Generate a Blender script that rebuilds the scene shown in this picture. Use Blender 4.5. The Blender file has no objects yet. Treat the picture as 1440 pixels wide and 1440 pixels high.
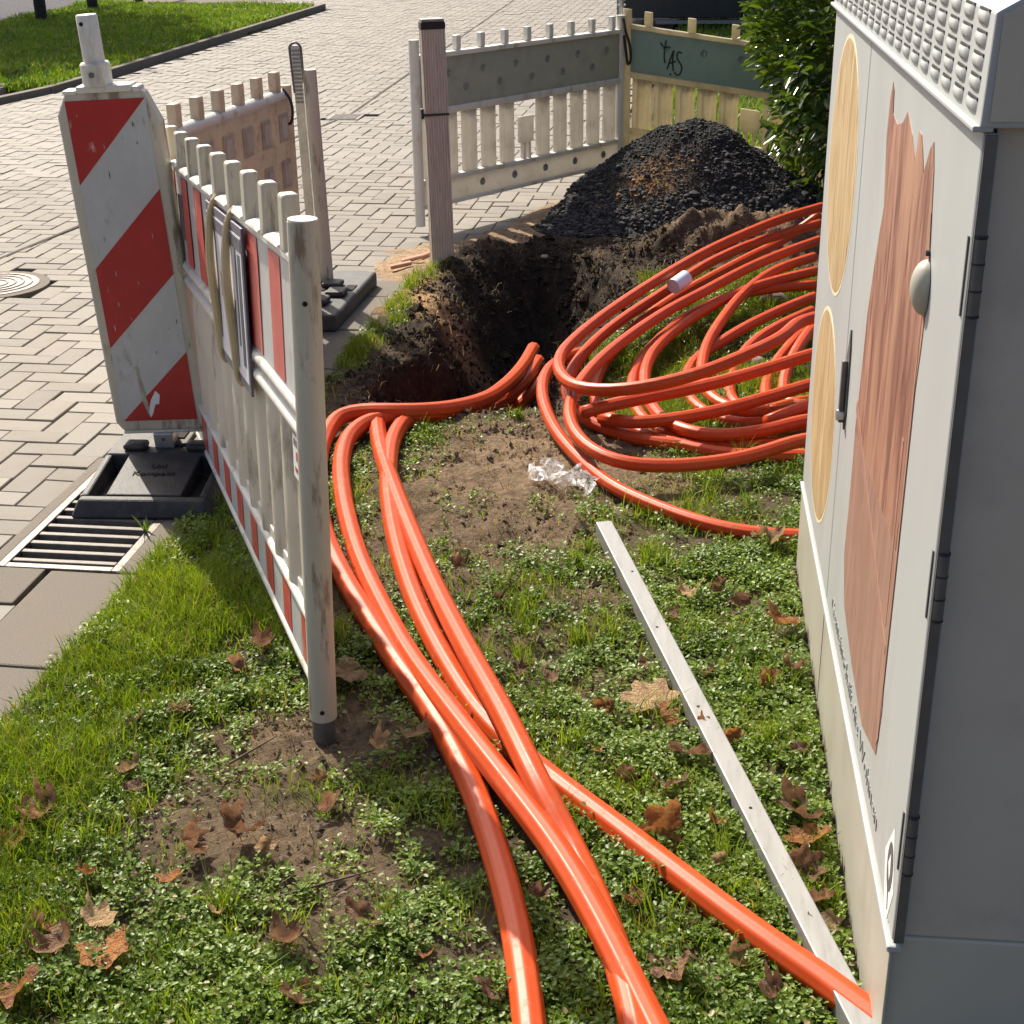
import bpy, bmesh, math, random
import numpy as np
from mathutils import Vector, Matrix
random.seed(7); rng = np.random.default_rng(7)
SC = bpy.context.scene
COL = SC.collection
# ------------------------------------------------------------------ camera
cx = Vector((0.9938961, 0.10959758, -0.01260589))
cu = Vector((-0.03210669, 0.39668112, 0.91739482))
cf = Vector((-0.10554477, 0.9113904, -0.39777863))
cam_d = bpy.data.cameras.new('camera')
cam_d.sensor_width = 36.0
cam_d.lens = 36.0 * 2054.0 / 1440.0
cam_d.clip_start = 0.05
cam_d.clip_end = 2000.0
cam = bpy.data.objects.new('camera', cam_d)
COL.objects.link(cam)
cam.matrix_world = Matrix(((cx.x, cu.x, -cf.x, 0.0), (cx.y, cu.y, -cf.y, 0.0),
                           (cx.z, cu.z, -cf.z, 1.65), (0, 0, 0, 1)))
SC.camera = cam
# ------------------------------------------------------------------ sky and sun
SUN_AZ = math.radians(-36.0)      # from +Y, negative towards -X
SUN_EL = math.radians(44.0)
W = bpy.data.worlds.new('World')
SC.world = W
W.use_nodes = True
wn = W.node_tree
sky = wn.nodes.new('ShaderNodeTexSky')
sky.sky_type = 'NISHITA'
sky.sun_disc = False
sky.sun_elevation = SUN_EL
sky.sun_rotation = SUN_AZ
sky.air_density = 0.6
sky.dust_density = 4.0
sky.ozone_density = 0.3
bg = wn.nodes['Background']
wn.links.new(sky.outputs[0], bg.inputs[0])
bg.inputs[1].default_value = 0.125
sd = bpy.data.lights.new('sun', 'SUN')
sd.energy = 4.9
sd.angle = math.radians(0.5)
sd.color = (1.0, 0.92, 0.78)
sun = bpy.data.objects.new('sun', sd)
COL.objects.link(sun)
sdir = Vector((math.sin(SUN_AZ) * math.cos(SUN_EL), math.cos(SUN_AZ) * math.cos(SUN_EL), math.sin(SUN_EL)))
sun.rotation_euler = sdir.to_track_quat('Z', 'Y').to_euler()
vs = SC.view_settings
vs.view_transform = 'Standard'
vs.look = 'None'
vs.gamma = 1.0
vs.use_curve_mapping = False
vs.exposure = 0.68

# ------------------------------------------------------------------ helpers
def link(o, parent=None):
    COL.objects.link(o)
    if parent is not None:
        o.parent = parent
    return o

def tag(o, label=None, cat=None, group=None, kind=None):
    if label: o['label'] = label
    if cat: o['category'] = cat
    if group: o['group'] = group
    if kind: o['kind'] = kind
    return o

def empty(name, loc=(0, 0, 0), rz=0.0, rx=0.0, ry=0.0):
    o = bpy.data.objects.new(name, None)
    o.empty_display_size = 0.1
    o.location = loc
    o.rotation_euler = (rx, ry, rz)
    return link(o)

def thing(name, label, cat, loc=(0, 0, 0), rz=0.0, rx=0.0, ry=0.0, group=None):
    return tag(empty(name, loc, rz, rx, ry), label, cat, group)

def mobj(name, me, mat, parent=None):
    o = bpy.data.objects.new(name, me)
    if mat is not None and len(me.materials) == 0:
        me.materials.append(mat)
    return link(o, parent)

class MB:
    def __init__(s):
        s.v = []; s.f = []
    def add(s, vs_, fs):
        b = len(s.v)
        s.v += [tuple(p) for p in vs_]
        s.f += [tuple(i + b for i in f) for f in fs]
        return s
    def box(s, x0, x1, y0, y1, z0, z1):
        return s.add([(x0, y0, z0), (x1, y0, z0), (x1, y1, z0), (x0, y1, z0),
                      (x0, y0, z1), (x1, y0, z1), (x1, y1, z1), (x0, y1, z1)],
                     [(0, 3, 2, 1), (4, 5, 6, 7), (0, 1, 5, 4), (1, 2, 6, 5), (2, 3, 7, 6), (3, 0, 4, 7)])
    def prism(s, poly, fn, d0, d1):
        """poly: 2d outline (counter-clockwise seen from +d), fn(a,b,d)->xyz"""
        n = len(poly)
        vv = [fn(a, b, d0) for a, b in poly] + [fn(a, b, d1) for a, b in poly]
        ff = [tuple(range(n - 1, -1, -1)), tuple(range(n, 2 * n))]
        ff += [(i, (i + 1) % n, n + (i + 1) % n, n + i) for i in range(n)]
        return s.add(vv, ff)
    def cyl(s, p0, p1, r0, r1=None, n=14, cap=True):
        r1 = r0 if r1 is None else r1
        p0 = Vector(p0); p1 = Vector(p1); d = (p1 - p0).normalized()
        a = d.orthogonal().normalized(); b = d.cross(a)
        vv = []
        for p, r in ((p0, r0), (p1, r1)):
            for i in range(n):
                t = 2 * math.pi * i / n
                vv.append(p + a * math.cos(t) * r + b * math.sin(t) * r)
        ff = [(i, (i + 1) % n, n + (i + 1) % n, n + i) for i in range(n)]
        if cap:
            ff += [tuple(range(n - 1, -1, -1)), tuple(range(n, 2 * n))]
        return s.add(vv, ff)
    def lathe(s, prof, n=16, c=(0, 0, 0)):
        vv = []; m = len(prof)
        for r, z in prof:
            for i in range(n):
                t = 2 * math.pi * i / n
                vv.append((c[0] + r * math.cos(t), c[1] + r * math.sin(t), c[2] + z))
        ff = [(j * n + i, j * n + (i + 1) % n, (j + 1) * n + (i + 1) % n, (j + 1) * n + i) for j in range(m - 1) for i in range(n)]
        ff += [tuple(range(n - 1, -1, -1)), tuple(range((m - 1) * n, m * n))]
        return s.add(vv, ff)
    def tube(s, pts, r, n=12, ribs=0.0, nr=7, taper=None, cap=True):
        P = [Vector(p) for p in pts]; m = len(P)
        T = [(P[min(i + 1, m - 1)] - P[max(i - 1, 0)]).normalized() for i in range(m)]
        a = T[0].cross(Vector((0, 0, 1)))
        if a.length < 1e-3: a = T[0].orthogonal()
        a.normalize(); vv = []
        for i in range(m):
            a = (a - T[i] * a.dot(T[i])).normalized(); b = T[i].cross(a)
            rr = r if taper is None else r * taper[i]
            for k in range(n):
                t = 2 * math.pi * k / n
                q = rr * (1 + ribs * math.cos(nr * t))
                vv.append(P[i] + a * math.cos(t) * q + b * math.sin(t) * q)
        ff = [(j * n + i, j * n + (i + 1) % n, (j + 1) * n + (i + 1) % n, (j + 1) * n + i) for j in range(m - 1) for i in range(n)]
        if cap:
            ff += [tuple(range(n - 1, -1, -1)), tuple(range((m - 1) * n, m * n))]
        return s.add(vv, ff)
    def mesh(s, name, tf=None, smooth=False):
        me = bpy.data.meshes.new(name)
        vv = [tf(*p) for p in s.v] if tf else s.v
        me.from_pydata(vv, [], s.f)
        me.update()
        if smooth:
            me.shade_smooth()
        return me
    def build(s, name, mat, parent=None, bevel=0.0, smooth=False, tf=None, seg=2):
        o = mobj(name, s.mesh(name, tf, smooth), mat, parent)
        if bevel > 0:
            m = o.modifiers.new('bevel', 'BEVEL')
            m.width = bevel; m.segments = seg; m.limit_method = 'ANGLE'
            m.angle_limit = math.radians(40)
        return o

def smooth_angle(o, deg=35):
    o.data.shade_smooth()
    try:
        o.data.set_sharp_from_angle(angle=math.radians(deg))
    except Exception:
        pass
    return o

def spline(P, step=0.03):
    P = [np.array(p, float) for p in P]
    P = [2 * P[0] - P[1]] + P + [2 * P[-1] - P[-2]]
    out = []
    for i in range(1, len(P) - 2):
        p0, p1, p2, p3 = P[i - 1], P[i], P[i + 1], P[i + 2]
        n = max(2, int(np.linalg.norm(p2 - p1) / step))
        for k in range(n):
            t = k / n
            out.append(0.5 * ((2 * p1) + (p2 - p0) * t + (2 * p0 - 5 * p1 + 4 * p2 - p3) * t * t + (3 * p1 - p0 - 3 * p2 + p3) * t ** 3))
    out.append(P[-2])
    A = np.array(out)
    for _ in range(3):
        A[1:-1] = 0.25 * A[:-2] + 0.5 * A[1:-1] + 0.25 * A[2:]
    return [tuple(p) for p in A]

def np_mesh(name, V, F, tint=None, flat=False):
    """V (n,3) float, F (m,3) int triangles, tint (n,) or (n,3) stored as colour attribute 'tint'"""
    me = bpy.data.meshes.new(name)
    V = np.ascontiguousarray(V, dtype=np.float32); F = np.ascontiguousarray(F, dtype=np.int32)
    k = F.shape[1]
    me.vertices.add(len(V)); me.vertices.foreach_set('co', V.ravel())
    me.loops.add(F.size); me.loops.foreach_set('vertex_index', F.ravel())
    me.polygons.add(len(F))
    me.polygons.foreach_set('loop_start', np.arange(0, F.size, k, dtype=np.int32))
    me.polygons.foreach_set('loop_total', np.full(len(F), k, dtype=np.int32))
    me.update(calc_edges=True)
    if flat: me.shade_flat()
    if tint is not None:
        tint = np.asarray(tint, dtype=np.float32)
        if tint.ndim == 1: tint = np.stack([tint] * 3, 1)
        c = np.ones((len(V), 4), np.float32); c[:, :3] = tint
        at = me.color_attributes.new('tint', 'FLOAT_COLOR', 'POINT')
        at.data.foreach_set('color', c.ravel())
    return me

def _hash(ix, iy, s):
    h = (ix.astype(np.int64) * 374761393 + iy.astype(np.int64) * 668265263 + s * 974711) & 0x7fffffff
    h = ((h ^ (h >> 13)) * 1274126177) & 0x7fffffff
    return ((h ^ (h >> 16)) & 0xffff) / 65535.0

def vnoise(x, y, s=0):
    ix = np.floor(x); iy = np.floor(y); fx = x - ix; fy = y - iy
    fx = fx * fx * (3 - 2 * fx); fy = fy * fy * (3 - 2 * fy)
    a = _hash(ix, iy, s); b = _hash(ix + 1, iy, s); c = _hash(ix, iy + 1, s); d = _hash(ix + 1, iy + 1, s)
    return (a * (1 - fx) + b * fx) * (1 - fy) + (c * (1 - fx) + d * fx) * fy

def fbm(x, y, s=0, o=4):
    t = 0; a = 0.5; n = 0
    for k in range(o):
        t = t + a * vnoise(x * 2 ** k + 17.3 * k, y * 2 ** k - 9.1 * k, s + k); n += a; a *= 0.5
    return t / n

def sstep(a, b, x):
    t = np.clip((x - a) / (b - a), 0, 1)
    return t * t * (3 - 2 * t)

# ------------------------------------------------------------------ materials
def nodes(name):
    m = bpy.data.materials.new(name); m.use_nodes = True
    nt = m.node_tree
    return m, nt, nt.nodes['Principled BSDF'], nt.nodes['Material Output']

def N(nt, t, **k):
    n = nt.nodes.new(t)
    for a, b in k.items():
        if a.startswith('i_'):
            key = a[2:]
            n.inputs[int(key) if key.isdigit() else key].default_value = b
        else:
            setattr(n, a, b)
    return n

def mixc(nt, fac, a, b, blend='MIX'):
    n = nt.nodes.new('ShaderNodeMix'); n.data_type = 'RGBA'; n.blend_type = blend
    for sock, val in ((0, fac), (6, a), (7, b)):
        if hasattr(val, 'links'):
            nt.links.new(val, n.inputs[sock])
        elif sock == 0:
            n.inputs[0].default_value = val
        else:
            n.inputs[sock].default_value = (*val[:3], 1)
    return n.outputs[2]

def ramp(nt, fac, lo, hi):
    n = nt.nodes.new('ShaderNodeMapRange'); n.clamp = True
    nt.links.new(fac, n.inputs[0]); n.inputs[1].default_value = lo; n.inputs[2].default_value = hi
    return n.outputs[0]

def noise(nt, scale, detail=4, rough=0.55, vec=None, dist=0.0, stretch=None):
    n = nt.nodes.new('ShaderNodeTexNoise'); n.inputs['Scale'].default_value = scale
    n.inputs['Detail'].default_value = detail; n.inputs['Roughness'].default_value = rough
    n.inputs['Distortion'].default_value = dist
    if vec is None:
        vec = N(nt, 'ShaderNodeTexCoord').outputs['Object']
    if stretch:
        mp = nt.nodes.new('ShaderNodeMapping'); mp.inputs['Scale'].default_value = stretch
        nt.links.new(vec, mp.inputs[0]); vec = mp.outputs[0]
    nt.links.new(vec, n.inputs['Vector'])
    return n.outputs[0]

def bump(nt, bsdf, h, strength=0.3, dist=0.01):
    b = nt.nodes.new('ShaderNodeBump'); b.inputs['Strength'].default_value = strength
    b.inputs['Distance'].default_value = dist
    nt.links.new(h, b.inputs['Height']); nt.links.new(b.outputs[0], bsdf.inputs['Normal'])

def surf(name, c1, c2, scale=20, rough=0.6, dirt=None, dirt_amt=0.0, dirt_scale=6, dirt_th=(0.52, 0.7), stretch=None,
         bmp=0.0, bscale=200, bdist=0.002, spec=0.5, metal=0.0, transl=0.0, rnd=0.0, coat=0.0):
    m, nt, B, out = nodes(name)
    f = ramp(nt, noise(nt, scale, 5, stretch=stretch), 0.3, 0.7)
    c = mixc(nt, f, c1, c2)
    if dirt:
        d = ramp(nt, noise(nt, dirt_scale, 6, 0.65, stretch=stretch), *dirt_th)
        mm = N(nt, 'ShaderNodeMath', operation='MULTIPLY', i_1=dirt_amt); nt.links.new(d, mm.inputs[0])
        c = mixc(nt, mm.outputs[0], c, dirt)
    if rnd > 0:
        oi = N(nt, 'ShaderNodeObjectInfo')
        r = N(nt, 'ShaderNodeMapRange'); nt.links.new(oi.outputs['Random'], r.inputs[0])
        r.inputs[3].default_value = 1 - rnd; r.inputs[4].default_value = 1 + rnd
        hsv = N(nt, 'ShaderNodeHueSaturation'); nt.links.new(c, hsv.inputs['Color']); nt.links.new(r.outputs[0], hsv.inputs['Value'])
        c = hsv.outputs[0]
    nt.links.new(c, B.inputs['Base Color'])
    B.inputs['Roughness'].default_value = rough
    B.inputs['Specular IOR Level'].default_value = spec
    B.inputs['Metallic'].default_value = metal
    B.inputs['Coat Weight'].default_value = coat
    if bmp > 0:
        bump(nt, B, noise(nt, bscale, 3), bmp, bdist)
    if transl > 0:
        t = N(nt, 'ShaderNodeBsdfTranslucent'); nt.links.new(c, t.inputs[0])
        mx = N(nt, 'ShaderNodeMixShader', i_0=transl)
        nt.links.new(B.outputs[0], mx.inputs[1]); nt.links.new(t.outputs[0], mx.inputs[2])
        nt.links.new(mx.outputs[0], out.inputs[0])
    return m

def tint_mat(name, mul=(1, 1, 1), rough=0.5, transl=0.35, spec=0.4, nscale=0, namt=0.0, bmp=0.0, bscale=80, bdist=.01, tcol=None):
    m, nt, B, out = nodes(name)
    a = N(nt, 'ShaderNodeAttribute', attribute_name='tint')
    c = mixc(nt, 1.0, a.outputs['Color'], mul, 'MULTIPLY')
    if namt > 0:
        f = ramp(nt, noise(nt, nscale, 6, 0.65), 0.3, 0.7)
        r = N(nt, 'ShaderNodeMapRange'); nt.links.new(f, r.inputs[0]); r.inputs[3].default_value = 1 - namt; r.inputs[4].default_value = 1 + namt
        hsv = N(nt, 'ShaderNodeHueSaturation'); nt.links.new(c, hsv.inputs['Color']); nt.links.new(r.outputs[0], hsv.inputs['Value'])
        c = hsv.outputs[0]
    nt.links.new(c, B.inputs['Base Color'])
    B.inputs['Roughness'].default_value = rough; B.inputs['Specular IOR Level'].default_value = spec
    if bmp > 0: bump(nt, B, noise(nt, bscale, 6, 0.7), bmp, bdist)
    if transl > 0:
        t = N(nt, 'ShaderNodeBsdfTranslucent')
        c2 = mixc(nt, 1.0, c, tcol or (1.0, 1.0, 0.6), 'MULTIPLY'); nt.links.new(c2, t.inputs[0])
        mx = N(nt, 'ShaderNodeMixShader', i_0=transl)
        nt.links.new(B.outputs[0], mx.inputs[1]); nt.links.new(t.outputs[0], mx.inputs[2]); nt.links.new(mx.outputs[0], out.inputs[0])
    return m

M = {}
M['soil'] = tint_mat('soil', rough=0.95, transl=0, spec=0.15, nscale=45, namt=0.45, bmp=0.9, bscale=70, bdist=0.012)
M['grass'] = tint_mat('grass', rough=0.45, transl=0.45, spec=0.4, tcol=(1.15, 1.1, 0.35))
M['weed'] = tint_mat('weed', rough=0.42, transl=0.44, spec=0.42, tcol=(1.1, 1.1, 0.4))
M['laurel'] = tint_mat('laurel', rough=0.2, transl=0.3, spec=0.6, tcol=(1.3, 1.2, 0.3))
M['stones'] = tint_mat('stones', rough=0.85, transl=0, spec=0.3, nscale=120, namt=0.3, bmp=0.4, bscale=150, bdist=.004)
M['clods'] = tint_mat('soil_clod', rough=0.97, transl=0, spec=0.1, nscale=160, namt=0.4, bmp=0.8, bscale=220, bdist=.004)
M['paver_far'] = tint_mat('paver_joined', rough=0.7, transl=0, spec=0.4, nscale=260, namt=0.22, bmp=0.3, bscale=350, bdist=.0015)
PAV = (0.175, 0.157, 0.131)
M['paver'] = surf('paver', (0.15, 0.134, 0.112), (0.205, 0.184, 0.154), 240, 0.74, dirt=(0.15, 0.125, 0.09), dirt_amt=0.65, dirt_scale=9, dirt_th=(.46, .72), bmp=0.45, bscale=350, bdist=.0012, spec=.35, rnd=.12)
M['kerb'] = surf('kerb_concrete', (0.11, 0.096, 0.078), (0.18, 0.158, 0.13), 260, 0.85, dirt=(0.16, 0.13, 0.09), dirt_amt=.6, dirt_scale=5, bmp=.4, bscale=300, bdist=.002, spec=.25, rnd=.06)
M['joint'] = surf('dark_joint', (0.03, .026, .02), (.06, .05, .035), 60, .95)
M['asphalt'] = surf('asphalt', (0.05, .05, .055), (.08, .078, .08), 300, .9, bmp=.3)
M['plastic_white'] = surf('white_plastic', (0.68, .66, .59), (.78, .76, .69), 9, .42, dirt=(.32, .25, .16), dirt_amt=.75, dirt_scale=14, dirt_th=(.54, .72), stretch=(1, 1, .35), transl=.15, bmp=.12, bscale=60, bdist=.003)
M['plastic_post'] = surf('post_plastic', (0.50, .46, .36), (.64, .59, .48), 14, .5, dirt=(.2, .14, .08), dirt_amt=.85, dirt_scale=28, dirt_th=(.54, .66), stretch=(1, 1, .2), transl=.1, bmp=.2, bscale=90, bdist=.002)
M['plastic_slat'] = surf('slat_plastic', (0.70, .66, .55), (.78, .75, .66), 10, .45, dirt=(.26, .2, .11), dirt_amt=.75, dirt_scale=12, dirt_th=(.52, .68), stretch=(1, 1, .4), transl=.42)
M['plastic_grey'] = surf('greyed_plastic', (0.58, .55, .49), (.66, .63, .57), 8, .5, dirt=(.36, .29, .2), dirt_amt=.4, dirt_scale=10, transl=.45)
M['plastic_cream'] = surf('cream_plastic', (0.60, .54, .38), (.68, .62, .45), 8, .5, dirt=(.35, .28, .17), dirt_amt=.4, dirt_scale=10, transl=.5)
M['plastic_brown'] = surf('stained_plastic', (0.52, .44, .34), (.62, .54, .43), 10, .55, dirt=(.24, .16, .09), dirt_amt=.6, dirt_scale=16, transl=.32)
M['band_grey'] = surf('grey_green_sheeting', (0.34, .355, .295), (.40, .405, .335), 12, .5, dirt=(.25, .23, .17), dirt_amt=.4, dirt_scale=9, transl=.25)
M['band_green'] = surf('green_sheeting', (0.27, .36, .30), (.31, .40, .33), 12, .5, dirt=(.2, .22, .15), dirt_amt=.3, dirt_scale=9, transl=.25)
M['sheet_white'] = surf('white_sheeting', (0.48, .48, .465), (.55, .55, .53), 25, .38, dirt=(.2, .17, .12), dirt_amt=.55, dirt_scale=22, dirt_th=(.58, .72), stretch=(1, 1, .5))
M['sheet_red'] = surf('red_sheeting', (0.38, .012, .012), (.45, .02, .018), 18, .36, dirt=(.62, .4, .34), dirt_amt=.8, dirt_scale=26, dirt_th=(.66, .74), stretch=(1, 1, .5))
M['sheet_red_worn'] = surf('worn_red_sheeting', (0.50, .05, .04), (.62, .12, .09), 14, .4, dirt=(.62, .5, .42), dirt_amt=.7, dirt_scale=16, dirt_th=(.58, .75), stretch=(1, 1, .3))
M['scratch'] = surf('bare_plastic_scratch', (.5, .45, .36), (.3, .25, .18), 30, .6)
M['rubber'] = surf('recycled_rubber', (0.022, .022, .024), (.045, .044, .044), 30, .62, dirt=(.13, .12, .1), dirt_amt=.5, dirt_scale=14, dirt_th=(.5, .8), bmp=.4, bscale=120, bdist=.003)
M['black'] = surf('black_plastic', (0.012, .012, .012), (.02, .02, .02), 20, .5)
M['steel'] = surf('galvanised_steel', (0.42, .42, .41), (.56, .56, .54), 30, .38, metal=.85, dirt=(.2, .17, .13), dirt_amt=.4)
M['alu'] = surf('dull_aluminium', (0.23, .23, .225), (.28, .28, .275), 12, .55, metal=.4, dirt=(.16, .155, .145), dirt_amt=.5, dirt_scale=16, stretch=(4, .6, 4), bmp=.06)
M['iron'] = surf('cast_iron', (0.09, .08, .075), (.2, .18, .165), 40, .5, metal=.5, dirt=(.26, .2, .15), dirt_amt=.5, dirt_scale=18, bmp=.3)
M['ironbar'] = surf('worn_iron_bar', (0.11, .10, .09), (.17, .155, .135), 40, .6, metal=.2, dirt=(.12, .1, .08), dirt_amt=.4, dirt_scale=22, bmp=.2)
M['void'] = surf('drain_dark', (0.01, .009, .008), (.016, .014, .012), 10, .95)
M['cab'] = surf('grey_cabinet_paint', (0.345, .368, .37), (.39, .41, .405), 4, .45, dirt=(.30, .305, .285), dirt_amt=.5, dirt_scale=5, stretch=(1, 1, .35), bmp=.04, bscale=300, bdist=.001)
M['cab_beige'] = surf('beige_plinth_paint', (0.34, .33, .275), (.38, .365, .31), 5, .5, dirt=(.25, .225, .175), dirt_amt=.5, dirt_scale=6, bmp=.05, bscale=300, bdist=.001)
M['cab_side'] = surf('shade_lifted_side', (0.46, .42, .345), (.51, .47, .39), 5, .55, dirt=(.34, .28, .245), dirt_amt=.35, dirt_scale=9, bmp=.2, bscale=400, bdist=.001)  # copy of the front paint, its colour raised to lift the shaded end
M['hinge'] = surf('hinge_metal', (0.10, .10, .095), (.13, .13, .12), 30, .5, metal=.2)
M['seam'] = surf('dark_seam', (.02, .02, .02), (.03, .03, .03), 10, .8)
M['faint_ink'] = surf('faint_print', (.20, .215, .21), (.26, .275, .27), 40, .6)
M['ink'] = surf('dark_print', (.07, .08, .08), (.1, .11, .11), 20, .6)
M['paint_white'] = surf('white_print', (.72, .72, .71), (.78, .78, .77), 20, .5)
M['poster'] = surf('poster_paper', (.66, .65, .72), (.72, .71, .76), 20, .35)
M['poster_frame'] = surf('poster_frame', (.10, .09, .12), (.14, .13, .16), 20, .5)
M['strap'] = surf('yellowed_strap', (.55, .45, .26), (.62, .52, .33), 20, .45, transl=.2)
M['tape'] = surf('pale_blue_tape', (.55, .62, .74), (.66, .72, .8), 30, .35)
M['dark_panel'] = surf('dark_trailer_panel', (.012, .014, .016), (.02, .022, .025), 8, .45, bmp=.1, bscale=20)
M['bark'] = surf('bark', (.07, .05, .035), (.13, .1, .07), 18, .95, stretch=(1, 1, .2), bmp=.7, bscale=40, bdist=.01)
M['dark_wood'] = surf('dark_stained_wood', (.018, .014, .012), (.03, .024, .02), 20, .8)

def wood(name, c1, c2, c3, stretch, scale=9, rough=.6, c4=None):
    m, nt, B, out = nodes(name)
    a = noise(nt, scale, 6, .62, stretch=stretch, dist=1.2)
    b = noise(nt, scale * 3.1, 5, .6, stretch=stretch, dist=.4)
    c = mixc(nt, ramp(nt, a, .40, .60), c1, c2)
    c = mixc(nt, ramp(nt, b, .52, .66), c, c3)
    if c4:
        c = mixc(nt, ramp(nt, noise(nt, scale * .45, 4, .6, stretch=stretch), .5, .68), c, c4)
    nt.links.new(c, B.inputs['Base Color']); B.inputs['Roughness'].default_value = rough
    return m
M['art_yellow'] = wood('painted_pale_wood', (.34, .235, .115), (.50, .385, .22), (.26, .16, .065), (1, 4.5, .5), 5, .5, c4=(.44, .30, .14))
M['art_brown'] = wood('painted_brown_wood', (.17, .072, .052), (.36, .19, .13), (.10, .038, .028), (1, 3.2, .45), 5, .5, c4=(.38, .215, .14))
M['art_brown_low'] = wood('painted_smooth_wood', (.25, .14, .105), (.31, .185, .14), (.20, .105, .08), (1, 5, .6), 5, .5)
M['art_dark'] = surf('painted_dark_line', (.27, .14, .1), (.33, .18, .13), 20, .5)
M['art_edge'] = surf('painted_edge', (.68, .57, .38), (.73, .62, .44), 20, .5)
M['post_wood'] = wood('weathered_ribbed_post', (.50, .46, .395), (.64, .59, .51), (.34, .29, .235), (18, 18, .5), 6, .6, c4=(.55, .44, .34))

def pipe_mat(name, base):
    m, nt, B, out = nodes(name)
    f = ramp(nt, noise(nt, 14, 5, .6), .3, .75)
    c = mixc(nt, f, base, tuple(x * .86 for x in base))
    d = ramp(nt, noise(nt, 30, 6, .7), .54, .74)
    mm = N(nt, 'ShaderNodeMath', operation='MULTIPLY', i_1=.45); nt.links.new(d, mm.inputs[0])
    c = mixc(nt, mm.outputs[0], c, (.42, .15, .075))
    sp = ramp(nt, noise(nt, 260, 2, .5), .70, .76)
    mm2 = N(nt, 'ShaderNodeMath', operation='MULTIPLY', i_1=.5); nt.links.new(sp, mm2.inputs[0])
    c = mixc(nt, mm2.outputs[0], c, (.16, .1, .06))
    nt.links.new(c, B.inputs['Base Color'])
    rr = N(nt, 'ShaderNodeMapRange'); nt.links.new(d, rr.inputs[0]); rr.inputs[3].default_value = .40; rr.inputs[4].default_value = .62
    nt.links.new(rr.outputs[0], B.inputs['Roughness'])
    bump(nt, B, noise(nt, 240, 3), .08, .001)
    B.inputs['Specular IOR Level'].default_value = .25
    return m
M['pipe'] = pipe_mat('orange_pipe', (.52, .066, .012))
M['pipe_coil'] = pipe_mat('orange_coil_pipe', (.49, .060, .013))

def film_mat():
    m, nt, B, out = nodes('clear_film')
    B.inputs['Base Color'].default_value = (.9, .9, .9, 1); B.inputs['Roughness'].default_value = .18
    B.inputs['Specular IOR Level'].default_value = .8
    t = N(nt, 'ShaderNodeBsdfTransparent'); mx = N(nt, 'ShaderNodeMixShader')
    f = ramp(nt, noise(nt, 60, 4), .35, .7); nt.links.new(f, mx.inputs[0])
    nt.links.new(t.outputs[0], mx.inputs[1]); nt.links.new(B.outputs[0], mx.inputs[2]); nt.links.new(mx.outputs[0], out.inputs[0])
    return m
M['film'] = film_mat()

def leaf_mat(name, c1, c2, c3):
    m, nt, B, out = nodes(name)
    v = N(nt, 'ShaderNodeTexCoord').outputs['Object']
    c = mixc(nt, ramp(nt, noise(nt, 3.5, 5, .65, vec=v), .38, .62), c1, c2)
    c = mixc(nt, ramp(nt, noise(nt, 8, 5, .65, vec=v, stretch=(1, .5, 1)), .48, .62), c, c3)
    oi = N(nt, 'ShaderNodeObjectInfo'); r = N(nt, 'ShaderNodeMapRange'); nt.links.new(oi.outputs['Random'], r.inputs[0])
    r.inputs[3].default_value = .7; r.inputs[4].default_value = 1.2
    h = N(nt, 'ShaderNodeHueSaturation'); nt.links.new(c, h.inputs['Color']); nt.links.new(r.outputs[0], h.inputs['Value']); c = h.outputs[0]
    nt.links.new(c, B.inputs['Base Color']); B.inputs['Roughness'].default_value = .6
    bump(nt, B, noise(nt, 9, 5, .7, vec=v), .8, .06)
    t = N(nt, 'ShaderNodeBsdfTranslucent'); nt.links.new(c, t.inputs[0]); mx = N(nt, 'ShaderNodeMixShader', i_0=.3)
    nt.links.new(B.outputs[0], mx.inputs[1]); nt.links.new(t.outputs[0], mx.inputs[2]); nt.links.new(mx.outputs[0], out.inputs[0])
    return m
M['leaf_brown'] = leaf_mat('brown_leaf', (.32, .16, .085), (.48, .28, .16), (.18, .085, .05))
M['leaf_orange'] = leaf_mat('orange_leaf', (.50, .19, .05), (.60, .30, .10), (.30, .10, .035))
M['leaf_tan'] = leaf_mat('tan_leaf', (.58, .38, .19), (.70, .48, .26), (.42, .25, .12))

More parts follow.
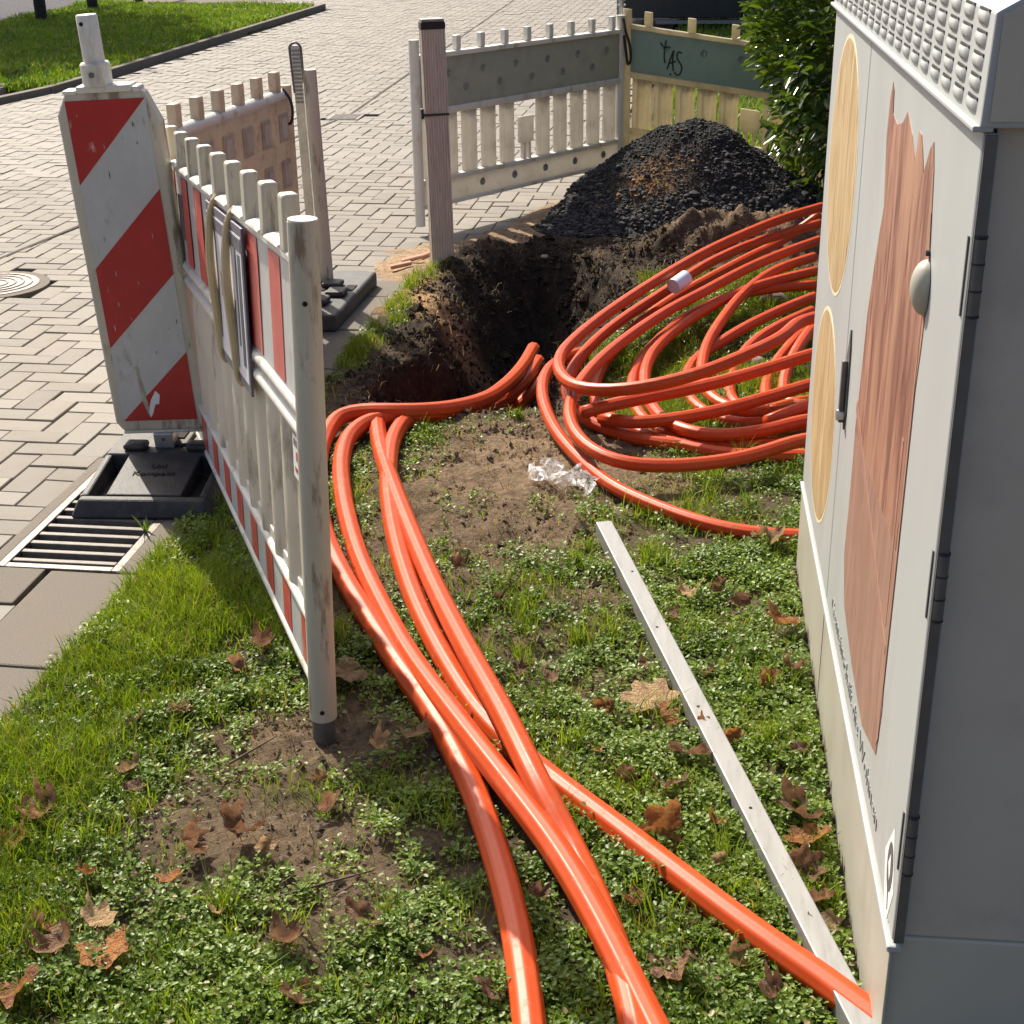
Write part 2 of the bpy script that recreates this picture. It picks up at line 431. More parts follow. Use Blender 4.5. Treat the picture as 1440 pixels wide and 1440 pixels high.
# measured centre lines of the pipes and places of the leaves (metres)
STR = {
    's1': [[0.651,6.728,0.27],[0.467,6.52,0.26],[0.29,6.25,0.25],[0.124,5.956,0.24],[-0.028,5.665,0.22],[-0.168,5.367,0.2],[-0.271,5.134,0.18],[-0.34,4.92,0.17],[-0.377,4.769,0.16],[-0.372,4.599,0.16],[-0.332,4.468,0.16],[-0.269,4.378,0.17],[-0.186,4.337,0.18],[-0.09,4.319,0.2],[0.028,4.351,0.22],[0.147,4.427,0.24],[0.27,4.548,0.26],[0.357,4.663,0.27],[0.467,4.863,0.28]],
    's2': [[0.639,6.608,0.22],[0.469,6.482,0.2],[0.294,6.27,0.19],[0.128,6.024,0.17],[0.023,5.782,0.16],[-0.075,5.595,0.14],[-0.169,5.421,0.12],[-0.254,5.192,0.11],[-0.315,4.967,0.1],[-0.346,4.761,0.09],[-0.348,4.626,0.08],[-0.324,4.53,0.06],[-0.286,4.462,0.045],[-0.212,4.4,0.03],[-0.111,4.325,0.03],[0.002,4.277,0.03],[0.129,4.264,0.03],[0.272,4.298,0.03],[0.42,4.332,0.03]],
    's3': [[0.619,6.41,0.19],[0.454,6.204,0.18],[0.283,5.946,0.17],[0.124,5.648,0.16],[-0.023,5.377,0.15],[-0.156,5.065,0.14],[-0.244,4.816,0.13],[-0.299,4.591,0.12],[-0.318,4.412,0.11],[-0.309,4.271,0.1],[-0.273,4.141,0.09],[-0.221,4.05,0.085],[-0.153,3.989,0.08],[-0.04,3.975,0.075],[0.109,4.008,0.075],[0.221,4.055,0.08],[0.337,4.133,0.09],[0.403,4.166,0.1]],
    's4': [[-0.32,5.517,-0.05],[-0.338,5.248,0.02],[-0.388,5.085,0.05],[-0.433,4.951,0.05],[-0.439,4.736,0.05],[-0.405,4.515,0.045],[-0.343,4.292,0.04],[-0.258,4.104,0.03],[-0.164,3.927,0.03],[-0.072,3.82,0.03],[0.037,3.72,0.03],[0.141,3.65,0.03],[0.242,3.616,0.03],[0.351,3.608,0.03]],
    's5': [[0.584,6.062,0.14],[0.443,5.965,0.13],[0.313,5.852,0.12],[0.187,5.684,0.11],[0.075,5.472,0.1],[-0.019,5.242,0.09],[-0.076,5.032,0.08],[-0.093,4.826,0.07],[-0.079,4.652,0.06],[-0.046,4.487,0.06],[0.005,4.356,0.065],[0.112,4.258,0.07],[0.23,4.278,0.07],[0.35,4.343,0.075],[0.421,4.393,0.08]],
    's6': [[0.585,6.226,0.16],[0.431,6.057,0.15],[0.336,5.917,0.13],[0.258,5.727,0.11],[0.189,5.497,0.09],[0.127,5.221,0.07],[0.104,4.943,0.06],[0.118,4.749,0.05],[0.159,4.634,0.045],[0.241,4.551,0.045],[0.323,4.545,0.045],[0.437,4.589,0.05]],
    's7': [[0.579,5.986,0.1],[0.422,5.935,0.1],[0.262,5.824,0.1],[0.147,5.698,0.09],[0.047,5.541,0.08],[-0.065,5.208,0.07],[-0.123,4.957,0.06],[-0.134,4.758,0.05],[-0.11,4.566,0.035],[-0.048,4.412,0.03],[0.034,4.325,0.03],[0.162,4.312,0.03],[0.274,4.355,0.03],[0.426,4.424,0.03]],
    's8': [[0.557,5.803,0.1],[0.459,5.698,0.09],[0.375,5.599,0.08],[0.271,5.449,0.07],[0.182,5.323,0.05],[0.086,5.157,0.03],[0.049,4.916,0.03],[0.067,4.697,0.03],[0.133,4.548,0.03],[0.214,4.48,0.03],[0.33,4.501,0.03],[0.439,4.595,0.03]],
    's9': [[0.536,5.629,0.09],[0.417,5.476,0.08],[0.315,5.332,0.06],[0.249,5.168,0.04],[0.211,4.956,0.03],[0.2,4.733,0.03],[0.243,4.606,0.03],[0.327,4.612,0.03],[0.452,4.725,0.03]],
    's10': [[-0.277,4.322,0.11],[-0.226,4.345,0.12],[-0.171,4.374,0.125],[-0.051,4.444,0.13],[0.112,4.534,0.14],[0.238,4.619,0.15],[0.368,4.721,0.16],[0.465,4.796,0.17]],
    's11': [[-0.22,4.397,0.07],[-0.144,4.334,0.075],[-0.048,4.346,0.08],[0.112,4.402,0.09],[0.277,4.515,0.1],[0.445,4.648,0.11]],
    's12': [[0.522,5.518,0.07],[0.457,5.342,0.06],[0.39,5.145,0.05],[0.347,5.009,0.035],[0.321,4.823,0.03],[0.324,4.638,0.03],[0.372,4.516,0.03],[0.431,4.496,0.03]],
    's13': [[0.512,5.344,0.1],[0.452,5.145,0.09],[0.401,4.964,0.06],[0.38,4.813,0.035],[0.391,4.694,0.03],[0.447,4.672,0.03]],
    's14': [[0.302,4.395,0.07],[0.364,4.442,0.08],[0.431,4.495,0.09]],
    's15': [[-0.247,5.072,0.03],[-0.263,4.865,0.03],[-0.258,4.7,0.03],[-0.219,4.546,0.03],[-0.147,4.429,0.03],[-0.046,4.33,0.03],[0.074,4.249,0.03],[0.19,4.203,0.03],[0.306,4.201,0.03],[0.407,4.209,0.03]],
    's16': [[0.651,6.752,0.23],[0.487,6.708,0.12],[0.303,6.412,0.1],[0.131,6.042,0.1],[-0.015,5.745,0.09],[-0.12,5.476,0.08],[-0.19,5.265,0.06],[-0.247,5.072,0.03]],
    'A': [[-0.621,5.471,-0.2],[-0.633,5.059,-0.12],[-0.692,4.734,-0.04],[-0.777,4.502,0.03],[-0.883,4.431,0.045],[-0.969,4.39,0.04],[-1.009,4.268,0.035],[-0.989,4.048,0.03],[-0.915,3.749,0.03],[-0.809,3.421,0.03],[-0.704,3.16,0.03],[-0.57,2.858,0.04],[-0.423,2.577,0.055],[-0.279,2.324,0.06],[-0.173,2.141,0.055],[-0.088,1.967,0.045],[0.0,1.76,0.03],[0.049,1.634,0.03]],
    'B': [[-0.567,5.74,-0.12],[-0.579,5.429,-0.1],[-0.604,5.088,-0.06],[-0.647,4.771,-0.01],[-0.738,4.554,0.03],[-0.859,4.432,0.06],[-1.0,4.428,0.06],[-1.07,4.403,0.05],[-1.081,4.211,0.035],[-1.023,3.874,0.03],[-0.928,3.549,0.03],[-0.822,3.291,0.03],[-0.72,3.082,0.03],[-0.59,2.831,0.03],[-0.471,2.614,0.03],[-0.367,2.385,0.03],[-0.286,2.153,0.03],[-0.229,1.954,0.03],[-0.186,1.742,0.03],[-0.164,1.6,0.03]],
    'C': [[-0.899,5.019,-0.32],[-0.944,4.726,-0.12],[-0.961,4.579,-0.01],[-0.952,4.433,0.03],[-0.893,4.176,0.03],[-0.783,3.827,0.035],[-0.657,3.457,0.04],[-0.543,3.134,0.05],[-0.427,2.823,0.07],[-0.319,2.551,0.085],[-0.224,2.311,0.08],[-0.151,2.18,0.035],[-0.086,2.004,0.03],[-0.035,1.819,0.03],[-0.008,1.671,0.03]],
    'D': [[-0.661,5.041,-0.35],[-0.782,4.726,-0.15],[-0.837,4.567,-0.01],[-0.857,4.44,0.03],[-0.867,4.241,0.03],[-0.814,3.891,0.03],[-0.724,3.519,0.03],[-0.613,3.167,0.03],[-0.498,2.882,0.03],[-0.386,2.65,0.03],[-0.285,2.499,0.03],[-0.178,2.373,0.03],[-0.07,2.253,0.03],[0.048,2.119,0.03],[0.166,1.988,0.03],[0.274,1.878,0.03],[0.343,1.801,0.03],[0.434,1.699,0.03]],
    'T': [[-0.492,5.481,-0.15],[-0.526,5.363,-0.17],[-0.566,5.295,-0.2],[-0.617,5.249,-0.24],[-0.681,5.21,-0.3]],
    'T2': [[-0.535,5.61,-0.13],[-0.556,5.397,-0.13],[-0.591,5.206,-0.13],[-0.662,5.072,-0.15],[-0.766,5.048,-0.2],[-0.89,5.14,-0.28]],
}
LEAVES = [[-0.926,2.887,0.074],[-0.952,2.801,0.048],[-0.696,2.791,0.072],[-0.498,2.53,0.066],[-0.571,2.483,0.046],[-0.617,2.292,0.061],[-1.049,2.375,0.051],[-1.02,2.601,0.049],[-1.102,2.545,0.036],[-1.168,2.218,0.079],[-0.858,2.135,0.065],[-0.779,2.175,0.079],[-1.191,2.126,0.058],[-0.983,1.85,0.078],[-0.899,1.84,0.087],[-1.008,1.737,0.075],[-0.491,1.951,0.06],[-0.618,1.893,0.066],[0.038,1.878,0.069],[-0.022,2.737,0.101],[0.002,2.65,0.06],[0.061,2.507,0.063],[0.02,2.398,0.066],[0.015,2.249,0.087],[-0.036,2.04,0.046],[0.107,2.302,0.037],[0.261,2.338,0.088],[0.296,2.253,0.075],[0.265,2.177,0.061],[0.301,2.026,0.058],[0.278,3.096,0.084],[0.275,3.573,0.079],[0.183,3.236,0.056],[0.109,2.862,0.047],[0.062,3.264,0.07],[0.226,2.857,0.044],[0.297,2.879,0.05],[0.028,3.128,0.044],[-0.064,2.427,0.036],[-0.119,2.69,0.045],[-0.262,2.419,0.056],[-0.206,2.043,0.044],[-0.253,1.801,0.056],[-0.369,1.879,0.03],[0.118,2.18,0.033],[0.13,1.916,0.039],[0.188,1.836,0.045],[-0.559,1.756,0.063],[-0.124,2.508,0.034],[-0.537,3.348,0.044],[-0.25,2.799,0.044],[-0.318,2.841,0.041],[-0.104,2.692,0.036],[-0.405,3.166,0.035],[-1.016,2.303,0.036],[-0.857,2.041,0.038],[-0.941,1.917,0.058],[-1.031,1.89,0.048],[-0.752,1.954,0.037],[0.148,2.588,0.041],[-0.041,2.881,0.035],[0.293,2.09,0.049],[0.133,3.29,0.039],[-0.702,2.139,0.044],[-0.538,3.488,0.034],[-0.544,2.421,0.026],[0.091,2.624,0.038],[0.304,2.563,0.034],[-0.663,2.372,0.028],[-1.013,2.037,0.028]]

# ------------------------------------------------------------------ ground
PIT = np.array([(-1.06, 4.66), (-.75, 4.60), (-.42, 4.66), (-.44, 5.1), (-.40, 5.5), (-.26, 5.95), (-.2, 6.45), (-.38, 6.85),
                (-.7, 7.0), (-.92, 6.72), (-1.0, 6.3), (-1.03, 5.9), (-.93, 5.4), (-1.04, 5.0)])
def poly_sd(x, y, P):
    """signed distance, positive inside"""
    d = np.full(x.shape, 1e9); ins = np.zeros(x.shape, bool); n = len(P)
    for i in range(n):
        ax, ay = P[i]; bx, by = P[(i + 1) % n]
        ex, ey = bx - ax, by - ay
        t = np.clip(((x - ax) * ex + (y - ay) * ey) / (ex * ex + ey * ey), 0, 1)
        d = np.minimum(d, np.hypot(x - ax - t * ex, y - ay - t * ey))
        c = ((ay > y) != (by > y)) & (x < ex * (y - ay) / (by - ay + 1e-12) + ax)
        ins ^= c
    return np.where(ins, d, -d)

def kerb_r(y): return -1.30 + .04 * (np.minimum(y, 7.0) - 3.2)
def road_right(y):
    a = kerb_r(y) - .05
    b = -1.19 + (y - 6.25) * .40
    r = np.where(y < 6.25, a, b)
    return np.where(y > 8.5, np.minimum(-.29 + (y - 8.5) * .02, .3), r)
def verge_l(y): return -5.47 + .035 * (y - 11.6)
def is_verge(x, y):
    edge = np.where(y < 12.6, -5.47 - (12.6 - y) * 0.75, verge_l(y))
    return (x < edge) & (y > 11.65) & (y < 21.2 + (x + 5.1) * -.25) & (x > -8.7)

def dirt(x, y):
    """1 = bare soil"""
    def blob(cx_, cy_, rx_, ry_): return np.clip(1.12 - np.hypot((x - cx_) / rx_, (y - cy_) / ry_), 0, 1)
    d = np.maximum.reduce([1.5 * blob(-.42, 4.18, .60, .58), 1.15 * blob(-.45, 3.65, .42, .55), 1.1 * blob(-.72, 3.75, .25, .85), 1.2 * blob(-.68, 2.52, .36, .24), 1.15 * blob(-.72, 2.22, .34, .2),
                           .8 * blob(-.53, 2.02, .12, .25), .8 * blob(-.15, 3.95, .35, .2), .55 * blob(-.2, 3.3, .25, .25), .6 * blob(.2, 3.6, .15, .1),
                           .7 * blob(-.36, 3.0, .2, .4), .6 * blob(.1, 4.3, .35, .15)])
    n = fbm(x * 5.5, y * 5.5, 3, 4)
    d = d + (n - .50) * 1.0
    sd = poly_sd(x, y, PIT)
    d = np.maximum(d, sstep(-.22, -.05, sd + (n - .5) * .25))
    d = np.maximum(d, sstep(6.3, 6.6, y + (n - .5) * .5) * (y < 8.6))
    return np.clip(d, 0, 1)

def hgt(x, y):
    x = np.asarray(x, float); y = np.asarray(y, float)
    n1 = fbm(x * 2.2, y * 2.2, 11, 4); n2 = fbm(x * 13, y * 13, 5, 4); n3 = fbm(x * 42, y * 42, 8, 3)
    bil = 1 - np.abs(2 * fbm(x * 9 + 3 * n2, y * 9, 15, 3) - 1)
    near = sstep(9.5, 8.0, y) * sstep(4, 2, np.abs(x))
    dm = dirt(x, y) * near
    z = .004 + near * (.030 * (n1 - .5) + .014 * (n2 - .5) + dm * (.035 * (n2 - .5) + .022 * (n3 - .5)))
    sd = poly_sd(x, y, PIT)
    ww = np.where(y < 4.95, .10, .10 + .32 * sstep(5.0, 6.6, y))
    sdn = sd + .10 * (n2 - .5) + .04 * (n3 - .5)
    sdn = sdn + .10 * (bil - .75)
    pit = sstep(-.03, 1.0, sdn / ww * .9)
    z = z - pit * .50 + pit * (.13 * (n2 - .5) + .10 * (n3 - .5) + .16 * (bil - .75)) + np.clip(pit * (1 - pit) * 4, 0, 1) * (.10 * (n2 - .5) + .06 * (n3 - .5))
    # spoil ridge right of the trench
    rl = np.abs(y - (7.02 + .08 * (x - .3)) + .12 * (n2 - .5))
    z = z + .17 * np.exp(-(rl / .19) ** 2) * sstep(-.28, .1, x) * sstep(1.6, 1.0, x) * (.6 + .8 * n2)
    z = z + .06 * np.exp(-(((x + 1.0) / .2) ** 2 + ((y - 6.75) / .3) ** 2)) * (.4 + n2 * 1.2)
    road = sstep(0.0, .03, road_right(y) + .10 * (n2 - .5) * sstep(6.1, 6.5, y) - x)
    z = z * (1 - road) + road * -.09
    vg = is_verge(x, y)
    z = np.where(vg, .035 + .05 * (n1 - .5), z)
    z = np.where((x < -8.7) & (y > 11.65), .0, z)
    return z

xs = np.concatenate([np.array([-300, -120, -60, -30, -20, -14]), np.arange(-12, -1.6, .25), np.arange(-1.6, 1.25, .018), np.arange(1.25, 3.2, .12), np.array([3.5, 4.5, 6, 9, 14, 25, 60, 150, 300])])
ys = np.concatenate([np.array([-300, -80, -20, -6, -2, 0, .6, 1.0]), np.arange(1.2, 8.9, .021), np.arange(8.9, 26, .25), np.array([28, 32, 40, 60, 120, 300, 600])])
GX, GY = np.meshgrid(xs, ys)
gx = GX.ravel(); gy = GY.ravel()
gz = hgt(gx, gy)
nx, ny = len(xs), len(ys)
idx = np.arange(nx * ny).reshape(ny, nx)
gf = np.stack([idx[:-1, :-1], idx[:-1, 1:], idx[1:, 1:], idx[1:, :-1]], -1).reshape(-1, 4)
n1 = fbm(gx * 6, gy * 6, 21, 4)[:, None]; n2 = fbm(gx * 22, gy * 22, 31, 3)[:, None]
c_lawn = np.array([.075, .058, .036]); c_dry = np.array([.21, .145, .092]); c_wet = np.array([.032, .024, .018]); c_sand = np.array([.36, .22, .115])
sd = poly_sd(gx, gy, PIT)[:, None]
dd = dirt(gx, gy)[:, None]
c = c_lawn * (1 - dd) + dd * (c_dry * .8 * n1 + c_lawn * (1 - n1))
dryp = np.exp(-(((gx + .33) / .42) ** 2 + ((gy - 4.2) / .4) ** 2))[:, None]
c = c * (1 - .8 * dryp) + c_dry * .8 * dryp
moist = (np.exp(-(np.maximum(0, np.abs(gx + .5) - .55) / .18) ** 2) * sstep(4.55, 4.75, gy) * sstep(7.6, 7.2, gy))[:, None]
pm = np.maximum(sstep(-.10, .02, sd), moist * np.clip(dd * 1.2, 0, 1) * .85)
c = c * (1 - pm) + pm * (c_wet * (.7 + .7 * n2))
sp = np.exp(-(((gx + .98) / .22) ** 2 + ((gy - 5.95) / .22) ** 2)) + .8 * np.exp(-(((gx + 1.17) / .10) ** 2 + ((gy - 6.2) / .35) ** 2)) + np.exp(-(((gx + .8) / .45) ** 2 + ((gy - 7.75) / .35) ** 2)) * (gx < road_right(gy) + .5)
sp = np.clip(sp[:, None] * 1.6 - (n1 - .3) * 1.4, 0, 1)
c = c * (1 - sp) + c_sand * sp
rg = (sstep(6.75, 6.95, gy) * sstep(7.6, 7.2, gy) * sstep(-.25, .05, gx))[:, None] * np.clip(n1 * 1.6, 0, 1)
c = c * (1 - rg) + np.array([.17, .115, .075]) * rg
vg = is_verge(gx, gy)[:, None]
c = np.where(vg, np.array([.03, .045, .012]), c)
c = np.where(((gy > 9.2) & (gx > road_right(gy) + .05))[:, None], np.array([.035, .05, .014]), c)
c = np.where(((gx < -8.7) & (gy > 11.65))[:, None], np.array([.085, .085, .095]), c)
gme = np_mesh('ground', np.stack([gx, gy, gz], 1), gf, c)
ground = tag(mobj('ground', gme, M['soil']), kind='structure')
ground.data.shade_smooth()

# ------------------------------------------------------------------ paving: herringbone pavers, each one a piece
road = tag(empty('road'), kind='structure')
bed = MB()
for a, b in ((1.6, 6.2), ):
    pass
bed.add([(-30, -40, -.028), (-1.6, -40, -.028), (-1.5, 6.2, -.028), (-1.27, 6.2, -.028), (-1.02, 6.75, -.028), (-.9, 7.3, -.028), (-.32, 8.6, -.028), (-.3, 24.5, -.028), (-.3, 60, -.028), (-30, 60, -.028)],
        [(0, 1, 2, 3, 4, 5, 6, 7, 8, 9)])
# sheet of jointing sand under the stones, kept off the green verge by the verge's own height
bed.build('joint_sand', surf('joint_sand', (.075, .064, .048), (.13, .11, .08), 25, .95), road)
L_, W_, G_ = .2, .1, .0045
def paver_mesh(l, w, name):
    b = .003; hl, hw = l / 2 - G_ / 2, w / 2 - G_ / 2
    v = [(-hl, -hw, -.03), (hl, -hw, -.03), (hl, hw, -.03), (-hl, hw, -.03), (-hl, -hw, -b), (hl, -hw, -b), (hl, hw, -b), (-hl, hw, -b),
         (-hl + b, -hw + b, 0), (hl - b, -hw + b, 0), (hl - b, hw - b, 0), (-hl + b, hw - b, 0)]
    f = [(0, 1, 5, 4), (1, 2, 6, 5), (2, 3, 7, 6), (3, 0, 4, 7), (4, 5, 9, 8), (5, 6, 10, 9), (6, 7, 11, 10), (7, 4, 8, 11), (8, 9, 10, 11)]
    me = bpy.data.meshes.new(name); me.from_pydata(v, [], f); me.update(); me.materials.append(M['paver'])
    return me, np.array(v, float), np.array(f)
PM, PV, PF = paver_mesh(L_, W_, 'paver')
RA = math.radians(-2.2); ca, sa = math.cos(RA), math.sin(RA)
O0 = np.array([-1.60 - .002, 3.2])          # on the kerb's street edge
def kerb_l(y): return kerb_r(y) - .30
pav = []
for i in range(-260, 260):
    for j in range(-60, 280):
        # 90 degree herringbone: diagonal steps of w, period 4w
        k = (i + j) % 4
        if k == 0: u, v, r = i * W_ + W_, j * W_ + W_ / 2, 0
        elif k == 2: u, v, r = i * W_ + W_ / 2 , j * W_ + W_, 1
        else: continue
        if not (-5.2 < u < .9 and -3.0 < v < 21.5): continue
        pav.append((u, v, r))
pav = np.array(pav, float)
# street frame: v along the kerb, u across (negative = into the street)
wx = O0[0] + pav[:, 0] * ca - pav[:, 1] * sa
wy = O0[1] + pav[:, 0] * sa + pav[:, 1] * ca
hx = np.where(pav[:, 2] == 0, .11, .055); hy = np.where(pav[:, 2] == 0, .055, .11)
CAMP = np.array([0, 0, 1.65]); Rm = np.array([[cx.x, cx.y, cx.z], [cu.x, cu.y, cu.z], [cf.x, cf.y, cf.z]])
def project(P):
    q = (P - CAMP) @ Rm.T
    z = np.maximum(q[:, 2], 1e-3)
    return 720 + 2054 * q[:, 0] / z, 720 - 2054 * q[:, 1] / z, q[:, 2]
keep = (wx - hx * .9 < np.where(wy < 6.2, kerb_l(wy), road_right(wy) + .12)) & ((wy > 6.2) | (wx + hx < kerb_r(wy) - .02))
keep &= ~is_verge(wx - hx, wy) & ~is_verge(wx - hx - .12, wy - .1)
keep &= ~((wx < -8.6) & (wy > 11.6))
keep &= ~((wx - hx > -1.81) & (np.abs(wy - 3.68) < .40 + hy))     # drain opening
keep &= poly_sd(wx, wy, PIT) < -.12
keep &= (np.hypot(wx + 3.05, wy - 6.14) > .27)                # manhole
keep &= (np.maximum(np.abs(wx + 2.53), np.abs(wy - 11.18)) > .15)
sx, sy, sz = project(np.stack([wx, wy, wx * 0], 1))
vis = (sz > .3) & (sx > -1500) & (sx < 1180) & (sy > -120) & (sy < 3200)
keep &= vis
pav = np.stack([wx, wy, pav[:, 2]], 1)[keep]; sx = sx[keep]; sy = sy[keep]; sz = sz[keep]
inframe = (sx > -10) & (sx < 1180) & (sy > -5) & (sy < 1440)
# stones hidden behind the beacon and the near barrier rank last
hid = ((sx > 110) & (sx < 280) & (sy > 140) & (sy < 640)) | ((sx > 250) & (sx < 455) & (sy > 300) & (sy < 900))
rank = np.argsort(np.where(inframe & ~hid, sz, sz + 100))
own = set(rank[:300].tolist())
VV = []; FF = []; TT = []; base = 0
for q in range(len(pav)):
    x_, y_, r = pav[q]
    tz = random.gauss(0, .0013); a = RA + (math.pi / 2 if r else 0) + random.gauss(0, .006)
    t1, t2 = random.gauss(0, .006), random.gauss(0, .006)
    scx = 1.0; scy = 1.0
    if x_ > -2.1 and abs(y_ - 3.68) < .46:            # stones cut to fit beside the drain collar
        hl_ = .1 if r == 0 else .05; e1 = -1.772
        if x_ + hl_ > e1 and x_ - hl_ < e1:
            w_new = e1 - (x_ - hl_); x_ = e1 - w_new / 2
            if r == 0: scx = w_new / .2
            else: scy = w_new / .1
    if q in own:
        o = bpy.data.objects.new('paver', PM); o.location = (x_, y_, tz); o.rotation_euler = (t1, t2, a); o.scale = (scx, scy, 1)
        link(o, road)
    else:
        c_, s_ = math.cos(a), math.sin(a)
        PX, PY = PV[:, 0] * scx, PV[:, 1] * scy
        P = np.stack([x_ + PX * c_ - PY * s_, y_ + PX * s_ + PY * c_, PV[:, 2] + tz + PV[:, 0] * t2 + PV[:, 1] * t1], 1)
        VV.append(P); FF.append(PF + base); base += 12
        TT.append(np.full((12, 3), 1.0) * np.array(PAV) * random.uniform(.86, 1.14))
far = np_mesh('pavers_joined', np.concatenate(VV), np.concatenate(FF), np.concatenate(TT), flat=True)
tag(mobj('paver_field', far, M['paver_far'], road), kind='stuff')
# longitudinal dark expansion joint
ej = MB()
pts = [(-3.36, 5.8), (-3.15, 7.2), (-2.56, 11.05), (-2.52, 11.35), (-2.5, 24)]
for (x0, y0), (x1, y1) in zip(pts[:-1], pts[1:]):
    ej.add([(x0 - .011, y0, .0035), (x0 + .011, y0, .0035), (x1 + .011, y1, .0035), (x1 - .011, y1, .0035)], [(0, 1, 2, 3)])
ej.build('expansion_joint', M['joint'], road)

# kerb slabs
kerb = tag(empty('kerb'), kind='structure')
for (y0, y1) in ((1.3, 1.79), (1.79, 2.29), (2.29, 2.79), (2.79, 3.288), (3.29, 3.68), (3.68, 4.03), (4.032, 4.53), (4.53, 5.03), (5.03, 5.53), (5.53, 6.03), (6.03, 6.3)):
    ym = (y0 + y1) / 2; hh = (y1 - y0) / 2 - .003; xl = -.15
    if 3.28 < y0 < 4.0: xl = -1.418 - (float(kerb_r(np.array(ym))) - .15)       # narrow slab beside the drain
    o = MB().box(xl, .15, -hh, hh, -.11, 0).build('kerb_stone', M['kerb'], kerb, bevel=.006)
    o.location = (float(kerb_r(np.array(ym))) - .15, ym, random.uniform(.006, .010)); o.rotation_euler = (random.gauss(0, .003), random.gauss(0, .004), RA)
farkerb = tag(empty('verge_kerb'), kind='structure')
seg = [(-7.3, 11.62), (-6.3, 11.62), (-5.62, 11.70), (-5.44, 12.5)]
yy = 12.5
while yy < 21.0:
    seg.append((float(verge_l(np.array(yy + 1))) + .03, yy + 1)); yy += 1
for (x0, y0), (x1, y1) in zip(seg[:-1], seg[1:]):
    l = math.hypot(x1 - x0, y1 - y0)
    o = MB().box(-l / 2 + .004, l / 2 - .004, -.04, .04, -.1, .055).build('kerb_stone', M['kerb'], farkerb, bevel=.008)
    o.location = ((x0 + x1) / 2, (y0 + y1) / 2, 0); o.rotation_euler = (0, 0, math.atan2(y1 - y0, x1 - x0))
# cobbled strip at the corner of the verge
cob = tag(empty('cobbled_path'), kind='structure')
CM = MB().box(-.07, .07, -.07, .07, -.05, .05).mesh('cobble'); CM.materials.append(M['kerb'])
for i in range(16):
    for j in range(5):
        x_, y_ = -5.72 - i * .155 - j * .02, 11.78 + j * .155
        if x_ > -5.6 - (y_ - 11.6) * -.1 : continue
        o = bpy.data.objects.new('cobble', CM); o.location = (x_, y_, .03 + random.uniform(-.006, .008)); o.rotation_euler = (random.gauss(0, .03), random.gauss(0, .03), random.gauss(0, .05)); link(o, cob)

# ------------------------------------------------------------------ grass, weeds, clods
def blades(px, py, pz, h, w, lean, tint):
    n = len(px); az = rng.uniform(0, 2 * np.pi, n); la = rng.uniform(0, 2 * np.pi, n)
    dx, dy = np.cos(az) * w / 2, np.sin(az) * w / 2
    lx, ly = np.cos(la) * lean * h, np.sin(la) * lean * h
    V = np.empty((n, 5, 3))
    V[:, 0] = np.stack([px - dx, py - dy, pz - .004], 1); V[:, 1] = np.stack([px + dx, py + dy, pz - .004], 1)
    V[:, 2] = np.stack([px - dx * .8 + lx * .35, py - dy * .8 + ly * .35, pz + h * .6], 1)
    V[:, 3] = np.stack([px + dx * .8 + lx * .35, py + dy * .8 + ly * .35, pz + h * .6], 1)
    V[:, 4] = np.stack([px + lx, py + ly, pz + h * np.sqrt(np.clip(1 - (lean * .6) ** 2, .1, 1))], 1)
    b = (np.arange(n) * 5)[:, None]
    F = np.concatenate([b + np.array([0, 1, 3]), b + np.array([0, 3, 2]), b + np.array([2, 3, 4])], 0)
    return V.reshape(-1, 3), F, np.repeat(tint, 5, 0)

def scatter(n, x0, x1, y0, y1):
    return rng.uniform(x0, x1, n), rng.uniform(y0, y1, n)

def in_cab(x, y): return (x > .325) & (x < .86) & (y > 1.62) & (y < 3.48)
def lawn_ok(x, y):
    wob = .05 * (fbm(x * 9, y * 9, 77, 3) - .5)
    lim = np.where(y < 3.3, -1.44, np.where(y < 4.2, -1.44 + (y - 3.3) * .20, kerb_r(y) - .01))
    return (x > lim + wob) & ~in_cab(x, y) & (y < 8.8)

def grass_tint(n, x, y, lo, hi, yel=.0):
    t = np.clip(rng.normal(.5, .25, n) + (fbm(x * 3, y * 3, 91, 3) - .5), 0, 1)[:, None]
    c = np.array(lo) * (1 - t) + np.array(hi) * t
    dead = rng.random(n) < yel
    c[dead] = np.array([.34, .27, .13]) * rng.uniform(.6, 1.1, (dead.sum(), 1))
    return c

def line_dist(x, y, P):
    d = np.full(x.shape, 9.0)
    for (ax, ay), (bx, by) in zip(P[:-1], P[1:]):
        ex, ey = bx - ax, by - ay
        t = np.clip(((x - ax) * ex + (y - ay) * ey) / (ex * ex + ey * ey), 0, 1)
        d = np.minimum(d, np.hypot(x - ax - t * ex, y - ay - t * ey))
    return d
def clear_of_things(x, y):
    d = line_dist(x, y, [(-.170, 3.625), (.36, 1.64)]) - .026
    for k_ in 'ABCD':
        d = np.minimum(d, line_dist(x, y, [(q[0], q[1]) for q in STR[k_]]) - .030)
    return np.minimum(d, line_dist(x, y, [(q[0], q[1]) for q in STR['s4']]) - .022)
